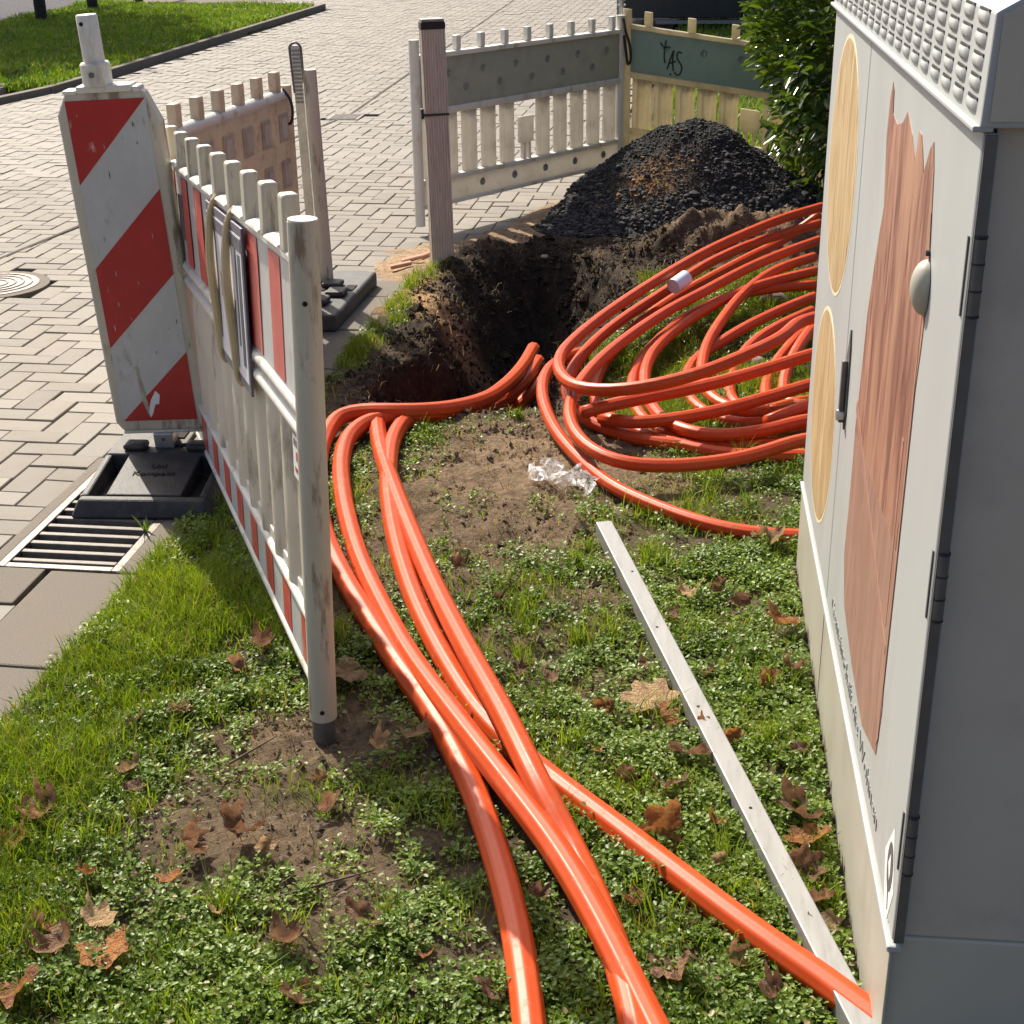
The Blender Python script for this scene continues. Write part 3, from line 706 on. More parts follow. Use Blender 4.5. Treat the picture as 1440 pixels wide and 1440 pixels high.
# near lawn: blades
x, y = scatter(640000, -1.46, 1.1, 1.45, 7.4)
d = dirt(x, y); tuft = fbm(x * 4.2, y * 4.2, 44, 4); fine = fbm(x * 16, y * 16, 45, 3)
left = sstep(-.95, -1.15, x) * sstep(3.6, 3.2, y)
prob = np.clip((1 - d) ** 1.5 * np.clip((tuft - .30) * 2.8, .10, 1) * np.clip((fine - .2) * 2.4, .1, 1) * np.where(y > 4.3, 1, .42) + left * .7 * (1 - d), 0, 1)
k = lawn_ok(x, y) & (rng.random(len(x)) < prob * .95) & (hgt(x, y) > -.05)
x, y = x[k], y[k]; k = clear_of_things(x, y) > rng.uniform(-.01, .006, len(x))
x, y = x[k], y[k]; z = hgt(x, y); z = np.where(x < kerb_r(y) + .02, np.maximum(z, .004), z)
n = len(x); tuft = fbm(x * 4.2, y * 4.2, 44, 4); left = sstep(-.95, -1.15, x) * sstep(3.6, 3.2, y)
h = rng.uniform(.018, .05, n) * (.65 + .9 * np.clip((tuft - .4) * 2.5, 0, 1)) + left * rng.uniform(0, .025, n)
V, F, T = blades(x, y, z, h, rng.uniform(.0016, .0034, n), rng.uniform(.15, 1.0, n), grass_tint(n, x, y, (.105, .175, .014), (.26, .36, .032), .08))
tag(mobj('lawn_grass', np_mesh('lawn_grass', V, F, T), M['grass']), 'short green lawn grass growing beside the trench and cabinet', 'grass', kind='stuff')

# longer tufts
tx, ty = scatter(420, -1.42, .32, 1.5, 6.2); k = lawn_ok(tx, ty) & (dirt(tx, ty) < .6) & (hgt(tx, ty) > -.05); tx, ty = tx[k], ty[k]
cnt = rng.integers(18, 60, len(tx)); ci = np.repeat(np.arange(len(tx)), cnt); n = len(ci)
sp0 = rng.uniform(.008, .03, len(tx))[ci]
x = tx[ci] + rng.normal(0, 1, n) * sp0; y = ty[ci] + rng.normal(0, 1, n) * sp0; k = lawn_ok(x, y) & (clear_of_things(x, y) > .02); x, y, ci = x[k], y[k], ci[k]; n = len(x)
V, F, T = blades(x, y, hgt(x, y), rng.uniform(.035, .085, n) * rng.uniform(.6, 1.1, len(tx))[ci], rng.uniform(.002, .0036, n), rng.uniform(.2, .95, n), grass_tint(n, x, y, (.11, .185, .018), (.26, .36, .04), .08))
tag(mobj('grass_tufts', np_mesh('grass_tufts', V, F, T), M['grass']), 'longer grass tufts scattered over the lawn', 'grass', kind='stuff')

# low leafy weeds: clusters of small round leaves
x, y = scatter(150000, -1.44, .9, 1.45, 6.2)
d = dirt(x, y); tuft = fbm(x * 3.6, y * 3.6, 144, 4); fine = fbm(x * 14, y * 14, 145, 3)
prob = np.clip((1 - d) ** 1.3 * np.clip((tuft - .22) * 2.4, .10, 1) * np.clip((fine - .28) * 3.2, .03, 1), 0, 1) * np.where(y > 4.4, .25, 1) * np.where((x < -1.15) & (y > 2.3), .35, 1)
k = lawn_ok(x, y) & (rng.random(len(x)) < prob) & (hgt(x, y) > -.05)
x, y = x[k], y[k]
nl = np.clip(rng.normal(9, 3, len(x)).astype(int), 4, 16)
ci = np.repeat(np.arange(len(x)), nl); n = len(ci)
rad = np.abs(rng.normal(0, .011, n)); an = rng.uniform(0, 2 * np.pi, n)
lx = x[ci] + np.cos(an) * rad; ly = y[ci] + np.sin(an) * rad
ok = ~in_cab(lx, ly) & (clear_of_things(lx, ly) > rng.uniform(-.01, .004, len(lx))) & (np.hypot(lx - LEAVES[19][0], ly - LEAVES[19][1]) > .045); ci, rad, an, lx, ly = ci[ok], rad[ok], an[ok], lx[ok], ly[ok]; n = len(ci)
cot = clear_of_things(lx, ly)
clh = (rng.uniform(.006, .042, len(x)) * np.clip((fbm(x * 14, y * 14, 145, 3) - .15) * 2, .35, 1.2))[ci]
lz = np.maximum(hgt(lx, ly), np.where(lx < kerb_r(ly) + .02, .004, -1)) + clh * rng.uniform(.45, 1.0, n)
ln = rng.uniform(.006, .0135, n); wd = ln * rng.uniform(.55, .8, n)
ax = np.stack([np.cos(an), np.sin(an), rng.normal(.15, .45, n)], 1); ax /= np.linalg.norm(ax, axis=1)[:, None]
up = np.stack([rng.normal(0, .35, n), rng.normal(0, .35, n), np.ones(n)], 1)
sd_ = np.cross(ax, up); sd_ /= np.linalg.norm(sd_, axis=1)[:, None]; nn = np.cross(sd_, ax)
P0 = np.stack([lx, ly, lz], 1)
V = np.empty((n, 6, 3)); L1 = ln[:, None]; W1 = wd[:, None]
V[:, 0] = P0; V[:, 1] = P0 + ax * L1 * .35 + sd_ * W1 * .5 + nn * L1 * .12; V[:, 2] = P0 + ax * L1 * .75 + sd_ * W1 * .42 + nn * L1 * .1
V[:, 3] = P0 + ax * L1; V[:, 4] = P0 + ax * L1 * .75 - sd_ * W1 * .42 + nn * L1 * .1; V[:, 5] = P0 + ax * L1 * .35 - sd_ * W1 * .5 + nn * L1 * .12
b = (np.arange(n) * 6)[:, None]
F = np.concatenate([b + np.array(q) for q in ([0, 1, 2], [0, 2, 3], [0, 3, 4], [0, 4, 5])], 0)
T = np.repeat(grass_tint(n, lx, ly, (.088, .158, .022), (.24, .335, .055), .03), 6, 0)
tag(mobj('leafy_weeds', np_mesh('leafy_weeds', V.reshape(-1, 3), F, T), M['weed']), 'low round leaved green weeds carpeting the lawn', 'weeds', kind='stuff')

# dry straw and rootlets on the bare soil
x, y = scatter(14000, -1.2, .5, 1.6, 6.9)
d = dirt(x, y); k = lawn_ok(x, y) & (rng.random(len(x)) < d * .8) & (hgt(x, y) > -.2)
x, y = x[k], y[k]; n = len(x)
V, F, T = blades(x, y, hgt(x, y) + .003, rng.uniform(.012, .04, n), rng.uniform(.0012, .0026, n), rng.uniform(1.0, 1.6, n), np.array([.26, .19, .11]) * rng.uniform(.4, 1.25, (n, 1)))
tag(mobj('dry_straw', np_mesh('dry_straw', V, F, T), M['grass']), 'dry straw bits strewn over the bare soil', 'straw', kind='stuff')

# distant verge grass and grass behind the far barrier
x, y = scatter(72000, -8.7, -5.0, 11.65, 22.0); k = is_verge(x, y); x, y = x[k], y[k]; n = len(x)
t2 = fbm(x * 1.3, y * 1.3, 61, 4)
V, F, T = blades(x, y, hgt(x, y), rng.uniform(.035, .085, n) * (.5 + 1.1 * t2), rng.uniform(.010, .018, n), rng.uniform(.2, 1, n), grass_tint(n, x / 2, y / 2, (.06, .12, .014), (.20, .32, .035), .05))
tag(mobj('verge_grass', np_mesh('verge_grass', V, F, T), M['grass']), 'bright green grass verge on the far side of the street', 'grass', kind='stuff')
x, y = scatter(22000, -.4, 3.5, 8.9, 19.0); k = x > road_right(y) + .04; x, y = x[k], y[k]; n = len(x)
V, F, T = blades(x, y, hgt(x, y), rng.uniform(.03, .09, n), rng.uniform(.009, .018, n), rng.uniform(.2, 1, n), grass_tint(n, x, y, (.08, .15, .016), (.19, .3, .035), .03))
tag(mobj('back_grass', np_mesh('back_grass', V, F, T), M['grass']), 'green grass behind the cream barrier and gravel heap', 'grass', kind='stuff')

_bm = bmesh.new(); bmesh.ops.create_icosphere(_bm, subdivisions=1, radius=1.0)
_bm.verts.ensure_lookup_table()
ICO_V0 = np.array([v.co[:] for v in _bm.verts]); ICO_F0 = np.array([[v.index for v in f.verts] for f in _bm.faces]); _bm.free()
OCT_V = np.array([(1, 0, 0), (-1, 0, 0), (0, 1, 0), (0, -1, 0), (0, 0, 1), (0, 0, -1)], float)
OCT_F = np.array([(0, 2, 4), (2, 1, 4), (1, 3, 4), (3, 0, 4), (2, 0, 5), (1, 2, 5), (3, 1, 5), (0, 3, 5)])
def stones(px, py, pz, r, col, flat=.7, low=False):
    ICO_V, ICO_F = (OCT_V, OCT_F) if low else (ICO_V0, ICO_F0)
    n = len(px); m = len(ICO_V)
    V = np.repeat(ICO_V[None], n, 0) * rng.uniform(.6, 1.35, (n, m, 1))
    V = V * rng.uniform(.6, 1.2, (n, 1, 3)); V[:, :, 2] *= flat
    a = rng.uniform(0, 6.28, n)[:, None]
    X = V[:, :, 0] * np.cos(a) - V[:, :, 1] * np.sin(a); Y = V[:, :, 0] * np.sin(a) + V[:, :, 1] * np.cos(a)
    P = np.stack([X * r[:, None] + px[:, None], Y * r[:, None] + py[:, None], V[:, :, 2] * r[:, None] + pz[:, None]], 2)
    F = (ICO_F[None] + (np.arange(n) * m)[:, None, None]).reshape(-1, 3)
    return P.reshape(-1, 3), F, np.repeat(col, m, 0)
x, y = scatter(130000, -1.25, .9, 2.0, 7.6)
d = dirt(x, y); n2 = fbm(x * 8, y * 8, 66, 3); sdp = poly_sd(x, y, PIT)
k = (lawn_ok(x, y)) & (rng.random(len(x)) < d * np.where(y > 4.4, 1.0, .3) * np.clip((n2 - .3) * 2.2, 0.05, 1))
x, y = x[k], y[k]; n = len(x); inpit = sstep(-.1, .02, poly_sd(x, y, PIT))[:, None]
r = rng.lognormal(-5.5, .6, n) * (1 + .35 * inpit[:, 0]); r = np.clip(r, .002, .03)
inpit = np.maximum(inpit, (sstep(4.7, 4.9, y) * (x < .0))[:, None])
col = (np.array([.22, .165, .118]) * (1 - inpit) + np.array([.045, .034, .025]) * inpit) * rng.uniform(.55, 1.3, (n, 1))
V, F, T = stones(x, y, hgt(x, y) + r * .2, r, col, .8, True)
tag(mobj('soil_clods', np_mesh('soil_clods', V, F, T, flat=True), M['clods']), 'crumbled soil clods and small stones around the trench', 'soil', kind='stuff')

# sand and soil trodden onto the paving behind the trench
SX, SY = np.meshgrid(np.arange(-1.75, -.15, .02), np.arange(6.2, 8.75, .02)); X1 = SX.ravel(); Y1 = SY.ravel()
mk_ = np.exp(-(((X1 + 1.2) / .22) ** 2 + ((Y1 - 6.62) / .38) ** 2)) * 1.2 + np.exp(-((X1 - road_right(Y1) - .02) / .26) ** 2) * sstep(6.6, 7.2, Y1) * 1.1
Z1 = -.016 + .030 * np.clip(mk_, 0, 1.15) + .014 * (fbm(X1 * 11, Y1 * 11, 501, 4) - .5) * 2
hi = np.arange(len(X1)).reshape(SX.shape)
F = np.stack([hi[:-1, :-1], hi[:-1, 1:], hi[1:, 1:], hi[1:, :-1]], -1).reshape(-1, 4)
ok_ = (Z1[F] > -.006).any(1) & (poly_sd(X1, Y1, PIT)[F] < -.03).all(1); F = F[ok_]
nn1 = fbm(X1 * 6, Y1 * 6, 503, 4)[:, None]
tag(mobj('sand_spill', np_mesh('sand_spill', np.stack([X1, Y1, Z1], 1), F, np.array([.34, .235, .14]) * nn1 * 1.2 + np.array([.17, .12, .08]) * (1 - nn1)), M['soil']), 'thin sandy soil spilled over the paving around the ribbed post', 'sand', kind='stuff')

# ------------------------------------------------------------------ gravel heap
HC = (.08, 7.78)
hr = thing('gravel_heap', 'heap of dark crushed gravel piled behind the trench in front of the cream barrier', 'gravel heap', (HC[0], HC[1], 0))
def heap_z(x, y):
    r = np.hypot((x - HC[0]) / 1.0, (y - HC[1]) / .82)
    r = r + .10 * (fbm(x * 3, y * 3, 201, 3) - .5)
    a = .60 * np.clip(1 - r / .88, 0, 2) ** 1.05
    a = np.minimum(a, .53 - .05 * (r / .2) ** 2 * (r < .5)) if False else a
    a = np.where(a > .46, .46 + (a - .46) * .55, a)
    # tail running out towards the trench
    t = .10 * np.exp(-(((x + .42) / .30) ** 2 + ((y - 7.40) / .2) ** 2))
    return np.maximum(a, t) + .05 * (fbm(x * 9, y * 9, 205, 3) - .5) * sstep(0, .15, a) - .02
hx_ = np.arange(-1.15, 1.25, .025); hy_ = np.arange(6.8, 8.72, .025)
HX, HY = np.meshgrid(hx_, hy_); X1 = HX.ravel(); Y1 = HY.ravel(); Z1 = heap_z(X1, Y1)
g = hgt(X1, Y1); Z1 = np.where(Z1 < .01, np.minimum(g, 0) - .06, Z1 + np.minimum(g, 0) * .6)
hi = np.arange(len(X1)).reshape(len(hy_), len(hx_))
F = np.stack([hi[:-1, :-1], hi[:-1, 1:], hi[1:, 1:], hi[1:, :-1]], -1).reshape(-1, 4)
brown = np.exp(-(((X1 + .12) / .16) ** 2 + ((Y1 - 7.45) / .10) ** 2))[:, None]
col = np.array([.026, .0255, .025]) * (.7 + .6 * fbm(X1 * 14, Y1 * 14, 209, 3)[:, None]) * (1 - brown) + np.array([.26, .15, .07]) * brown
ho = mobj('gravel_body', np_mesh('gravel_body', np.stack([X1 - HC[0], Y1 - HC[1], Z1], 1), F, col), M['soil'], hr)
x, y = scatter(70000, -1.0, 1.2, 6.85, 8.6)
zz = heap_z(x, y); k = (zz > .012) & (rng.random(len(x)) < .75)
x, y, zz = x[k], y[k], zz[k]; n = len(x)
zz = zz + np.minimum(hgt(x, y), 0) * .6
r = np.clip(rng.lognormal(-5.45, .5, n), .003, .020) * (1 + .5 * (zz < .2))
col = np.array([.040, .039, .038]) * rng.uniform(.4, 2.0, (n, 1))
bz = .6 * np.exp(-(((x + .12) / .15) ** 2 + ((y - 7.45) / .09) ** 2)); kb = rng.random(n) < bz; col[kb] = np.array([.27, .16, .075]) * rng.uniform(.6, 1.2, (kb.sum(), 1))
V, F, T = stones(x - HC[0], y - HC[1], zz + r * .2, r, col, .75, False)
tag(mobj('gravel_stones', np_mesh('gravel_stones', V, F, T, flat=True), M['stones'], hr), kind='stuff')

# ------------------------------------------------------------------ street cabinet
cab = thing('street_cabinet', 'grey street cabinet with painted wood artwork standing on the lawn at the right', 'cabinet', (.337, 1.70, 0))
CX0, CY0 = .337, 1.70
def cb(): return MB()
# local: x depth, y along the front, z up
body = cb().box(.019, .46, .032, 1.765, .25, 1.392).build('body', M['cab_side'], cab, bevel=.004)
cb().box(.0178, .0212, .023, .0318, .252, 1.386).build('side_flange', M['cab'], cab)
cb().box(.004, .46, .030, 1.77, -.12, .2495).build('plinth', M['cab_side'], cab, bevel=.004)
cb().box(-.0015, .0035, .010, 1.762, -.12, .236).build('plinth_front', M['cab_beige'], cab, bevel=.002)
cb().box(-.006, .017, .008, 1.768, .2375, .2485).build('sill', M['cab'], cab, bevel=.003)
cb().box(-.0022, -.0016, 1.083, 1.087, -.1, .2372).build('plinth_seam', M['seam'], cab)
def door(y0, y1, name):
    return cb().box(0, .0165, y0, y1, .256, 1.383).build(name, M['cab'], cab, bevel=.004)
door_a = door(.010, 1.082, 'door'); door_b = door(1.088, 1.764, 'door')
cb().box(.0018, .0158, .0045, .0095, .258, 1.381).build('edge_shade', M['hinge'], cab)  # dark strip over the door's painted edge, standing in for the shade there
# cap: vent face, sloping top
cap = cb()
prof = [(-.006, 1.389), (.46, 1.389), (.46, 1.585), (.11, 1.575), (-.002, 1.512)]
cap.prism(prof, lambda a, b, d: (a, -d, b), -.002, -1.772)
capo = cap.build('cap', M['cab'], cab, bevel=.003)
cb().box(-.0135, .01, .004, 1.77, 1.3845, 1.3915).build('cap_rim', M['cab'], cab, bevel=.002)
# end of the cap and body on the near side, same paint, lightened and warmed against the shade there
cb().prism([(.004, 1.397), (.452, 1.397), (.452, 1.578), (.112, 1.568), (.006, 1.509)], lambda a, b, d: (a, -d, b), .0005, -.0015).build('cap_end', M['cab_side'], cab)
# louvres: scooped vents
lv = MB(); nu, nv = 10, 6; vv = []; ff = []
for j in range(nv + 1):
    for i in range(nu + 1):
        u = -1 + 2 * i / nu; w = j / nv
        prof_x = -(math.sqrt(max(0, 1 - u * u)) ** .8) * math.sin(math.pi * min(1, .18 + w * .82)) ** .7 * .0058 * (1 if w > 0 else 1)
        if j == nv: prof_x = 0
        vv.append((prof_x, u * .028, .0075 - w * .0165))
for j in range(nv):
    for i in range(nu):
        a = j * (nu + 1) + i; ff.append((a, a + nu + 1, a + nu + 2, a + 1))
lv.add(vv, ff); LM = lv.mesh('louvre', smooth=True); LM.materials.append(M['cab'])
SL = MB().box(-.0008, .0012, -.028, .028, .0065, .0098).mesh('louvre_slot'); SL.materials.append(M['seam'])
for r_ in range(5):
    for c_ in range(19):
        zc = 1.408 + r_ * .0235
        yc = .062 + c_ * .0912 + (.0 if r_ % 2 == 0 else .0)
        xs_ = -.0062 + (zc - 1.389) / (1.512 - 1.389) * .004
        o = bpy.data.objects.new('louvre', LM); o.location = (xs_, yc, zc); link(o, capo)
        o = bpy.data.objects.new('louvre_slot', SL); o.location = (xs_ - .0003, yc, zc); link(o, capo)
# hinges
for zc in (1.22, .82, .425):
    h = cb().cyl((.010, .008, zc - .045), (.010, .008, zc + .045), .0078, n=16).build('hinge', M['hinge'], cab, smooth=False); smooth_angle(h)
    for dz in (-.047, -.016, .016, .047):
        g_ = cb().cyl((.010, .008, zc + dz - .0012), (.010, .008, zc + dz + .0012), .0084, n=16).build('hinge_joint', M['seam'], h)
    cb().box(-.0022, .0, .018, .0235, zc - .05, zc + .045).build('hinge_leaf', M['hinge'], h)
# knob: half egg rotary cover
kn = MB(); vv = []; ff = []; nu, nv = 16, 8
for j in range(nv + 1):
    for i in range(nu):
        t = 2 * math.pi * i / nu; p = math.pi / 2 * j / nv
        vv.append((-.021 * math.sin(p), .027 * math.cos(p) * math.cos(t), (.036) * math.cos(p) * math.sin(t) * (1.0 if math.sin(t) > 0 else 1.15)))
for j in range(nv):
    for i in range(nu):
        ff.append((j * nu + i, j * nu + (i + 1) % nu, (j + 1) * nu + (i + 1) % nu, (j + 1) * nu + i))
kn.add(vv, ff); ko = kn.build('lock_cover', M['cab_beige'], cab, smooth=True); ko.location = (-.001, .268, 1.142)
cb().cyl((-.0005, .268, 1.186), (-.006, .268, 1.186), .004, n=10).build('lock_pin', M['seam'], cab)
# swing handle
hd = cb().prism([(.0, .66), (.03, .69), (.03, .80), (.012, .83), (.0, .86), (-.012, .83), (-.02, .70)], lambda a, b, d: (-d, 1.02 + a, b), -.002, .0035).build('handle_recess', M['hinge'], cab)
cb().box(-.014, -.0037, 1.015, 1.033, .675, .80).build('handle_lever', M['hinge'], cab, bevel=.003)
cb().cyl((-.004, 1.022, .69), (-.018, 1.022, .69), .011, n=14).build('handle_lock', M['steel'], cab)
# painted artwork: thin coats of paint on the doors
def coat(name, poly, mat, off, parent=cab):
    m = MB(); a = [(p[0] - CY0, p[1]) for p in poly]
    area = sum(a[i][0] * a[(i + 1) % len(a)][1] - a[(i + 1) % len(a)][0] * a[i][1] for i in range(len(a)))
    if area > 0: a = a[::-1]
    m.prism(a, lambda u, v, d: (-d, u, v), -.001, off)
    me = m.mesh(name); bm = bmesh.new(); bm.from_mesh(me); bmesh.ops.triangulate(bm, faces=[f for f in bm.faces if len(f.verts) > 4]); bmesh.ops.recalc_face_normals(bm, faces=bm.faces); bm.to_mesh(me); bm.free()
    return mobj(name, me, mat, parent)
def ell(cy_, cz_, a, b, tilt=0., n=40):
    return [(cy_ + a * math.cos(t) + tilt * b * math.sin(t), cz_ + b * math.sin(t)) for t in [2 * math.pi * i / n for i in range(n)]]
coat('painted_oval_edge', ell(3.117, 1.092, .259, .264), M['art_edge'], .0006)
coat('painted_oval', ell(3.117, 1.092, .249, .256), M['art_yellow'], .0012)
coat('painted_oval_edge', ell(3.125, .546, .248, .240), M['art_edge'], .0006)
coat('painted_oval', ell(3.125, .546, .238, .232), M['art_yellow'], .0012)
brown = [(2.475, 1.316), (2.48, 1.259), (2.44, 1.151), (2.49, 1.045), (2.525, .948), (2.535, .841), (2.555, .72),
         (2.0, .735), (1.998, .775), (1.986, .814), (1.975, .885), (1.976, .98), (1.96, 1.067), (1.956, 1.147), (1.984, 1.236), (2.001, 1.289),
         (2.023, 1.322), (2.046, 1.309), (2.081, 1.27), (2.11, 1.30), (2.128, 1.315), (2.15, 1.317), (2.166, 1.27), (2.211, 1.301), (2.276, 1.325), (2.313, 1.304), (2.37, 1.292), (2.43, 1.30), (2.441, 1.335), (2.458, 1.345)]
low = [(2.555, .7195), (2.551, .673), (2.552, .558), (2.56, .467), (2.5, .391), (2.343, .357), (2.154, .340), (1.994, .386), (1.977, .475), (1.99, .567), (1.991, .651), (1.991, .7345)]
coat('painted_log', brown, M['art_brown'], .0012)
coat('painted_log_base', low, M['art_brown_low'], .0012)
coat('painted_line', [(2.56, .775), (2.56, .755), (2.06, .575), (2.0, .56), (2.0, .575), (2.05, .59)], M['art_dark'], .0018)
coat('painted_line', [(2.02, .9), (2.035, .9), (2.03, .62), (2.015, .60)], M['art_dark'], .0018)
coat('painted_line', [(1.975, 1.1), (1.956, 1.147), (1.984, 1.236), (1.99, 1.2), (1.985, 1.0), (1.992, .66), (2.0, .4), (1.985, .42), (1.978, .7), (1.974, .95)], M['art_dark'], .0018)
def split_letters(me, parent):
    bm = bmesh.new(); bm.from_mesh(me); seen = set(); k = 0
    for v0 in list(bm.verts):
        if v0 in seen: continue
        st_ = [v0]; isl = {v0}
        while st_:
            v = st_.pop()
            for e in v.link_edges:
                w = e.other_vert(v)
                if w not in isl: isl.add(w); st_.append(w)
        seen |= isl
        vl = list(isl); ix = {v: i for i, v in enumerate(vl)}
        m2 = bpy.data.meshes.new('letter')
        m2.from_pydata([tuple(v.co) for v in vl], [], [tuple(ix[v] for v in f.verts) for f in bm.faces if f.verts[0] in isl]); m2.update()
        m2.materials.append(me.materials[0]); link(bpy.data.objects.new('letter', m2), parent); k += 1
    bm.free(); bpy.data.meshes.remove(me); return k
def text_obj(name, body, size, mat, parent, mw, extrude=.0006, sx=1.0):
    cu_ = bpy.data.curves.new(name, 'FONT'); cu_.body = body; cu_.size = size; cu_.extrude = extrude; cu_.resolution_u = 2
    t = bpy.data.objects.new(name, cu_); COL.objects.link(t)
    dg = bpy.context.evaluated_depsgraph_get(); me = bpy.data.meshes.new_from_object(t.evaluated_get(dg))
    bpy.data.objects.remove(t); me.name = name
    me.transform(mw @ Matrix.Diagonal((sx, 1, 1, 1)))
    me.materials.clear(); me.materials.append(mat)
    return split_letters(me, parent)
mw = Matrix(((0, 0, -1, -.0008), (-1, 0, 0, .985), (0, 1, 0, .292), (0, 0, 0, 1)))
text_obj('lettering', 'Gemeinschaft die Wohnen', .047, M['faint_ink'], cab, mw, sx=1.5)
coat('emblem_ground', [(1.775, .405), (1.83, .33), (1.80, .262), (1.765, .252), (1.735, .32)], M['paint_white'], .0006)
coat('emblem', ell(1.778, .335, .024, .040), M['ink'], .0012)
coat('emblem_leaf', [(1.775, .36), (1.79, .335), (1.772, .315), (1.768, .33)], M['paint_white'], .0018)
coat('emblem_stem', [(1.782, .30), (1.775, .30), (1.766, .268), (1.770, .266)], M['ink'], .0012)

# ------------------------------------------------------------------ traffic beacon and its rubber foot
foot = thing('rubber_foot', 'black recycled rubber foot under the red and white beacon, overlapping the drain', 'rubber foot', (-1.492, 4.025, .008), math.radians(3.0))
hh = .088
def hexa(m, x0, x1, y0, y1, z0, z1, sl=0, sr=0, sn=0, sf=0):
    m.add([(x0, y0, z0), (x1, y0, z0), (x1, y1, z0), (x0, y1, z0), (x0 + sl, y0 + sn, z1), (x1 - sr, y0 + sn, z1), (x1 - sr, y1 - sf, z1), (x0 + sl, y1 - sf, z1)],
          [(0, 3, 2, 1), (4, 5, 6, 7), (0, 1, 5, 4), (1, 2, 6, 5), (2, 3, 7, 6), (3, 0, 4, 7)]); return m
W2, L2 = .205, .40
def tff(x, y, z): return (x, y, z * (1.0 if y > -.1 else 1.0 - .40 * min(1, (-.1 - y) / .28)))
hexa(MB(), -W2, W2, -L2, -.355, 0, hh - .003, .024, .024, .018, 0).build('near_bar', M['rubber'], foot, .008, tf=tff, seg=3)
hexa(MB(), -W2, -.156, -.356, -.115, 0, hh - .001, .024, .004).build('side_bar', M['rubber'], foot, .006, tf=tff)
hexa(MB(), .156, W2, -.356, -.115, 0, hh - .001, .004, .024).build('side_bar', M['rubber'], foot, .006, tf=tff)
hexa(MB(), -.112, .112, -.356, -.116, 0, hh + .002, .004, .004).build('grip_plate', M['rubber'], foot, .004, tf=tff)
hexa(MB(), -.157, .157, -.356, -.116, 0, .02).build('recess_floor', M['rubber'], foot)
hexa(MB(), -W2, W2, -.116, L2, 0, hh, .024, .024, 0, .018).build('foot_slab', M['rubber'], foot, bevel=.010, seg=3)
for sx_ in (-.10, .09):
    MB().box(sx_ - .035, sx_ + .035, -.10, -.045, hh, hh + .022).build('lug', M['rubber'], foot, bevel=.01)
MB().box(-.05, .05, -.055, .05, hh, hh + .012).build('socket_collar', M['rubber'], foot, bevel=.004)
MB().box(-.032, .032, -.02, .045, hh + .0125, hh + .0165).build('socket_hole', M['void'], foot)
MB().box(-.19, -.14, .14, .30, hh - .005, hh + .012).build('grip_bar', M['rubber'], foot, bevel=.01)
text_obj('lettering', 'Uni', .034, M['void'], foot, Matrix.Translation((-.022, -.205, hh - .0105)) @ Matrix.Rotation(.125, 4, 'X'), .0008)
text_obj('lettering', 'Kompakt', .034, M['void'], foot, Matrix.Translation((-.065, -.248, hh - .0160)) @ Matrix.Rotation(.125, 4, 'X'), .0008)

bea = thing('traffic_beacon', 'red and white striped traffic beacon leaning slightly beside the drain', 'traffic beacon', (-1.505, 3.985, .095), math.radians(2.0), math.radians(2.0), math.radians(-2.6))
bw, z0_, z1_ = .140, .055, 1.045
fr = MB()
out = [(-bw + .02, z0_), (bw - .02, z0_), (bw, z0_ + .03), (bw + .002, z1_ - .09), (bw - .035, z1_), (-bw + .03, z1_), (-bw - .002, z1_ - .06), (-bw, z0_ + .03)]
fr.prism(out, lambda a, b, d: (a, -d, b), -.030, .022)
bo = fr.build('frame', M['plastic_post'], bea, bevel=.010, seg=3)
iw = .112; iz0, iz1 = z0_ + .035, z1_ - .022
fc = MB(); fc.prism([(-iw, iz0), (iw, iz0), (iw, iz1), (-iw, iz1)], lambda a, b, d: (a, -d, b), .02, .0232); fo_ = fc.build('white_face', M['sheet_white'], bea)
def uv(u, v): return (-iw + 2 * iw * u, iz1 - (iz1 - iz0) * v)
e_ = .012
for poly in ([(0, 0), (0, .245), (1, 0)], [(0, .50), (0, .755), (1, .525), (1, .265)], [(1, .775), (0, 1), (1, 1)]):
    p = [uv(*q) for q in poly]
    p = p if sum(p[i][0] * p[(i + 1) % len(p)][1] - p[(i + 1) % len(p)][0] * p[i][1] for i in range(len(p))) > 0 else p[::-1]
    s_ = MB(); s_.prism(p, lambda a, b, d: (a, -d, b), .0230, .0240); s_.build('red_stripe', M['sheet_red'], bea)
# scuffed patch near the foot, scratches
def scuff(pts_, mat='scratch'):
    p = [uv(*q) for q in pts_]
    p = p if sum(p[i][0] * p[(i + 1) % len(p)][1] - p[(i + 1) % len(p)][0] * p[i][1] for i in range(len(p))) > 0 else p[::-1]
    s_ = MB(); s_.prism(p, lambda a, b, d: (a, -d, b), .0238, .0246); return s_.build('scuff', M[mat], bea)
scuff([(.28, .82), (.32, .83), (.35, .90), (.38, .96), (.36, .985), (.31, .94)])
scuff([(.36, .97), (.42, .93), (.50, .90), (.55, .915), (.52, .945), (.47, .945), (.42, .975), (.38, .99)], 'paint_white')
for _ in range(26):
    u, v = random.uniform(.1, .95), random.uniform(.03, .97); a, b_ = random.uniform(.008, .02), random.uniform(.003, .012)
    scuff([(u, v), (u + a * .5, v - b_), (u + a, v + b_ * .3), (u + a * .4, v + b_)], random.choice(['scratch', 'scratch', 'paint_white', 'ink']))
MB().box(-.075, .08, -.028, .028, z1_ - .004, z1_ + .016).build('top_step', M['plastic_white'], bea, bevel=.006)
MB().box(-.115, -.075, -.026, .026, z1_ - .006, z1_ + .006).build('top_step', M['plastic_white'], bea, bevel=.005)
MB().box(.08, .10, -.026, .026, z1_ - .006, z1_ + .010).build('top_step', M['plastic_white'], bea, bevel=.005)
c1 = MB().lathe([(.040, 0), (.040, .055), (.036, .06)], 20, (-.018, 0, z1_ + .014)).build('collar', M['plastic_white'], bea); smooth_angle(c1)
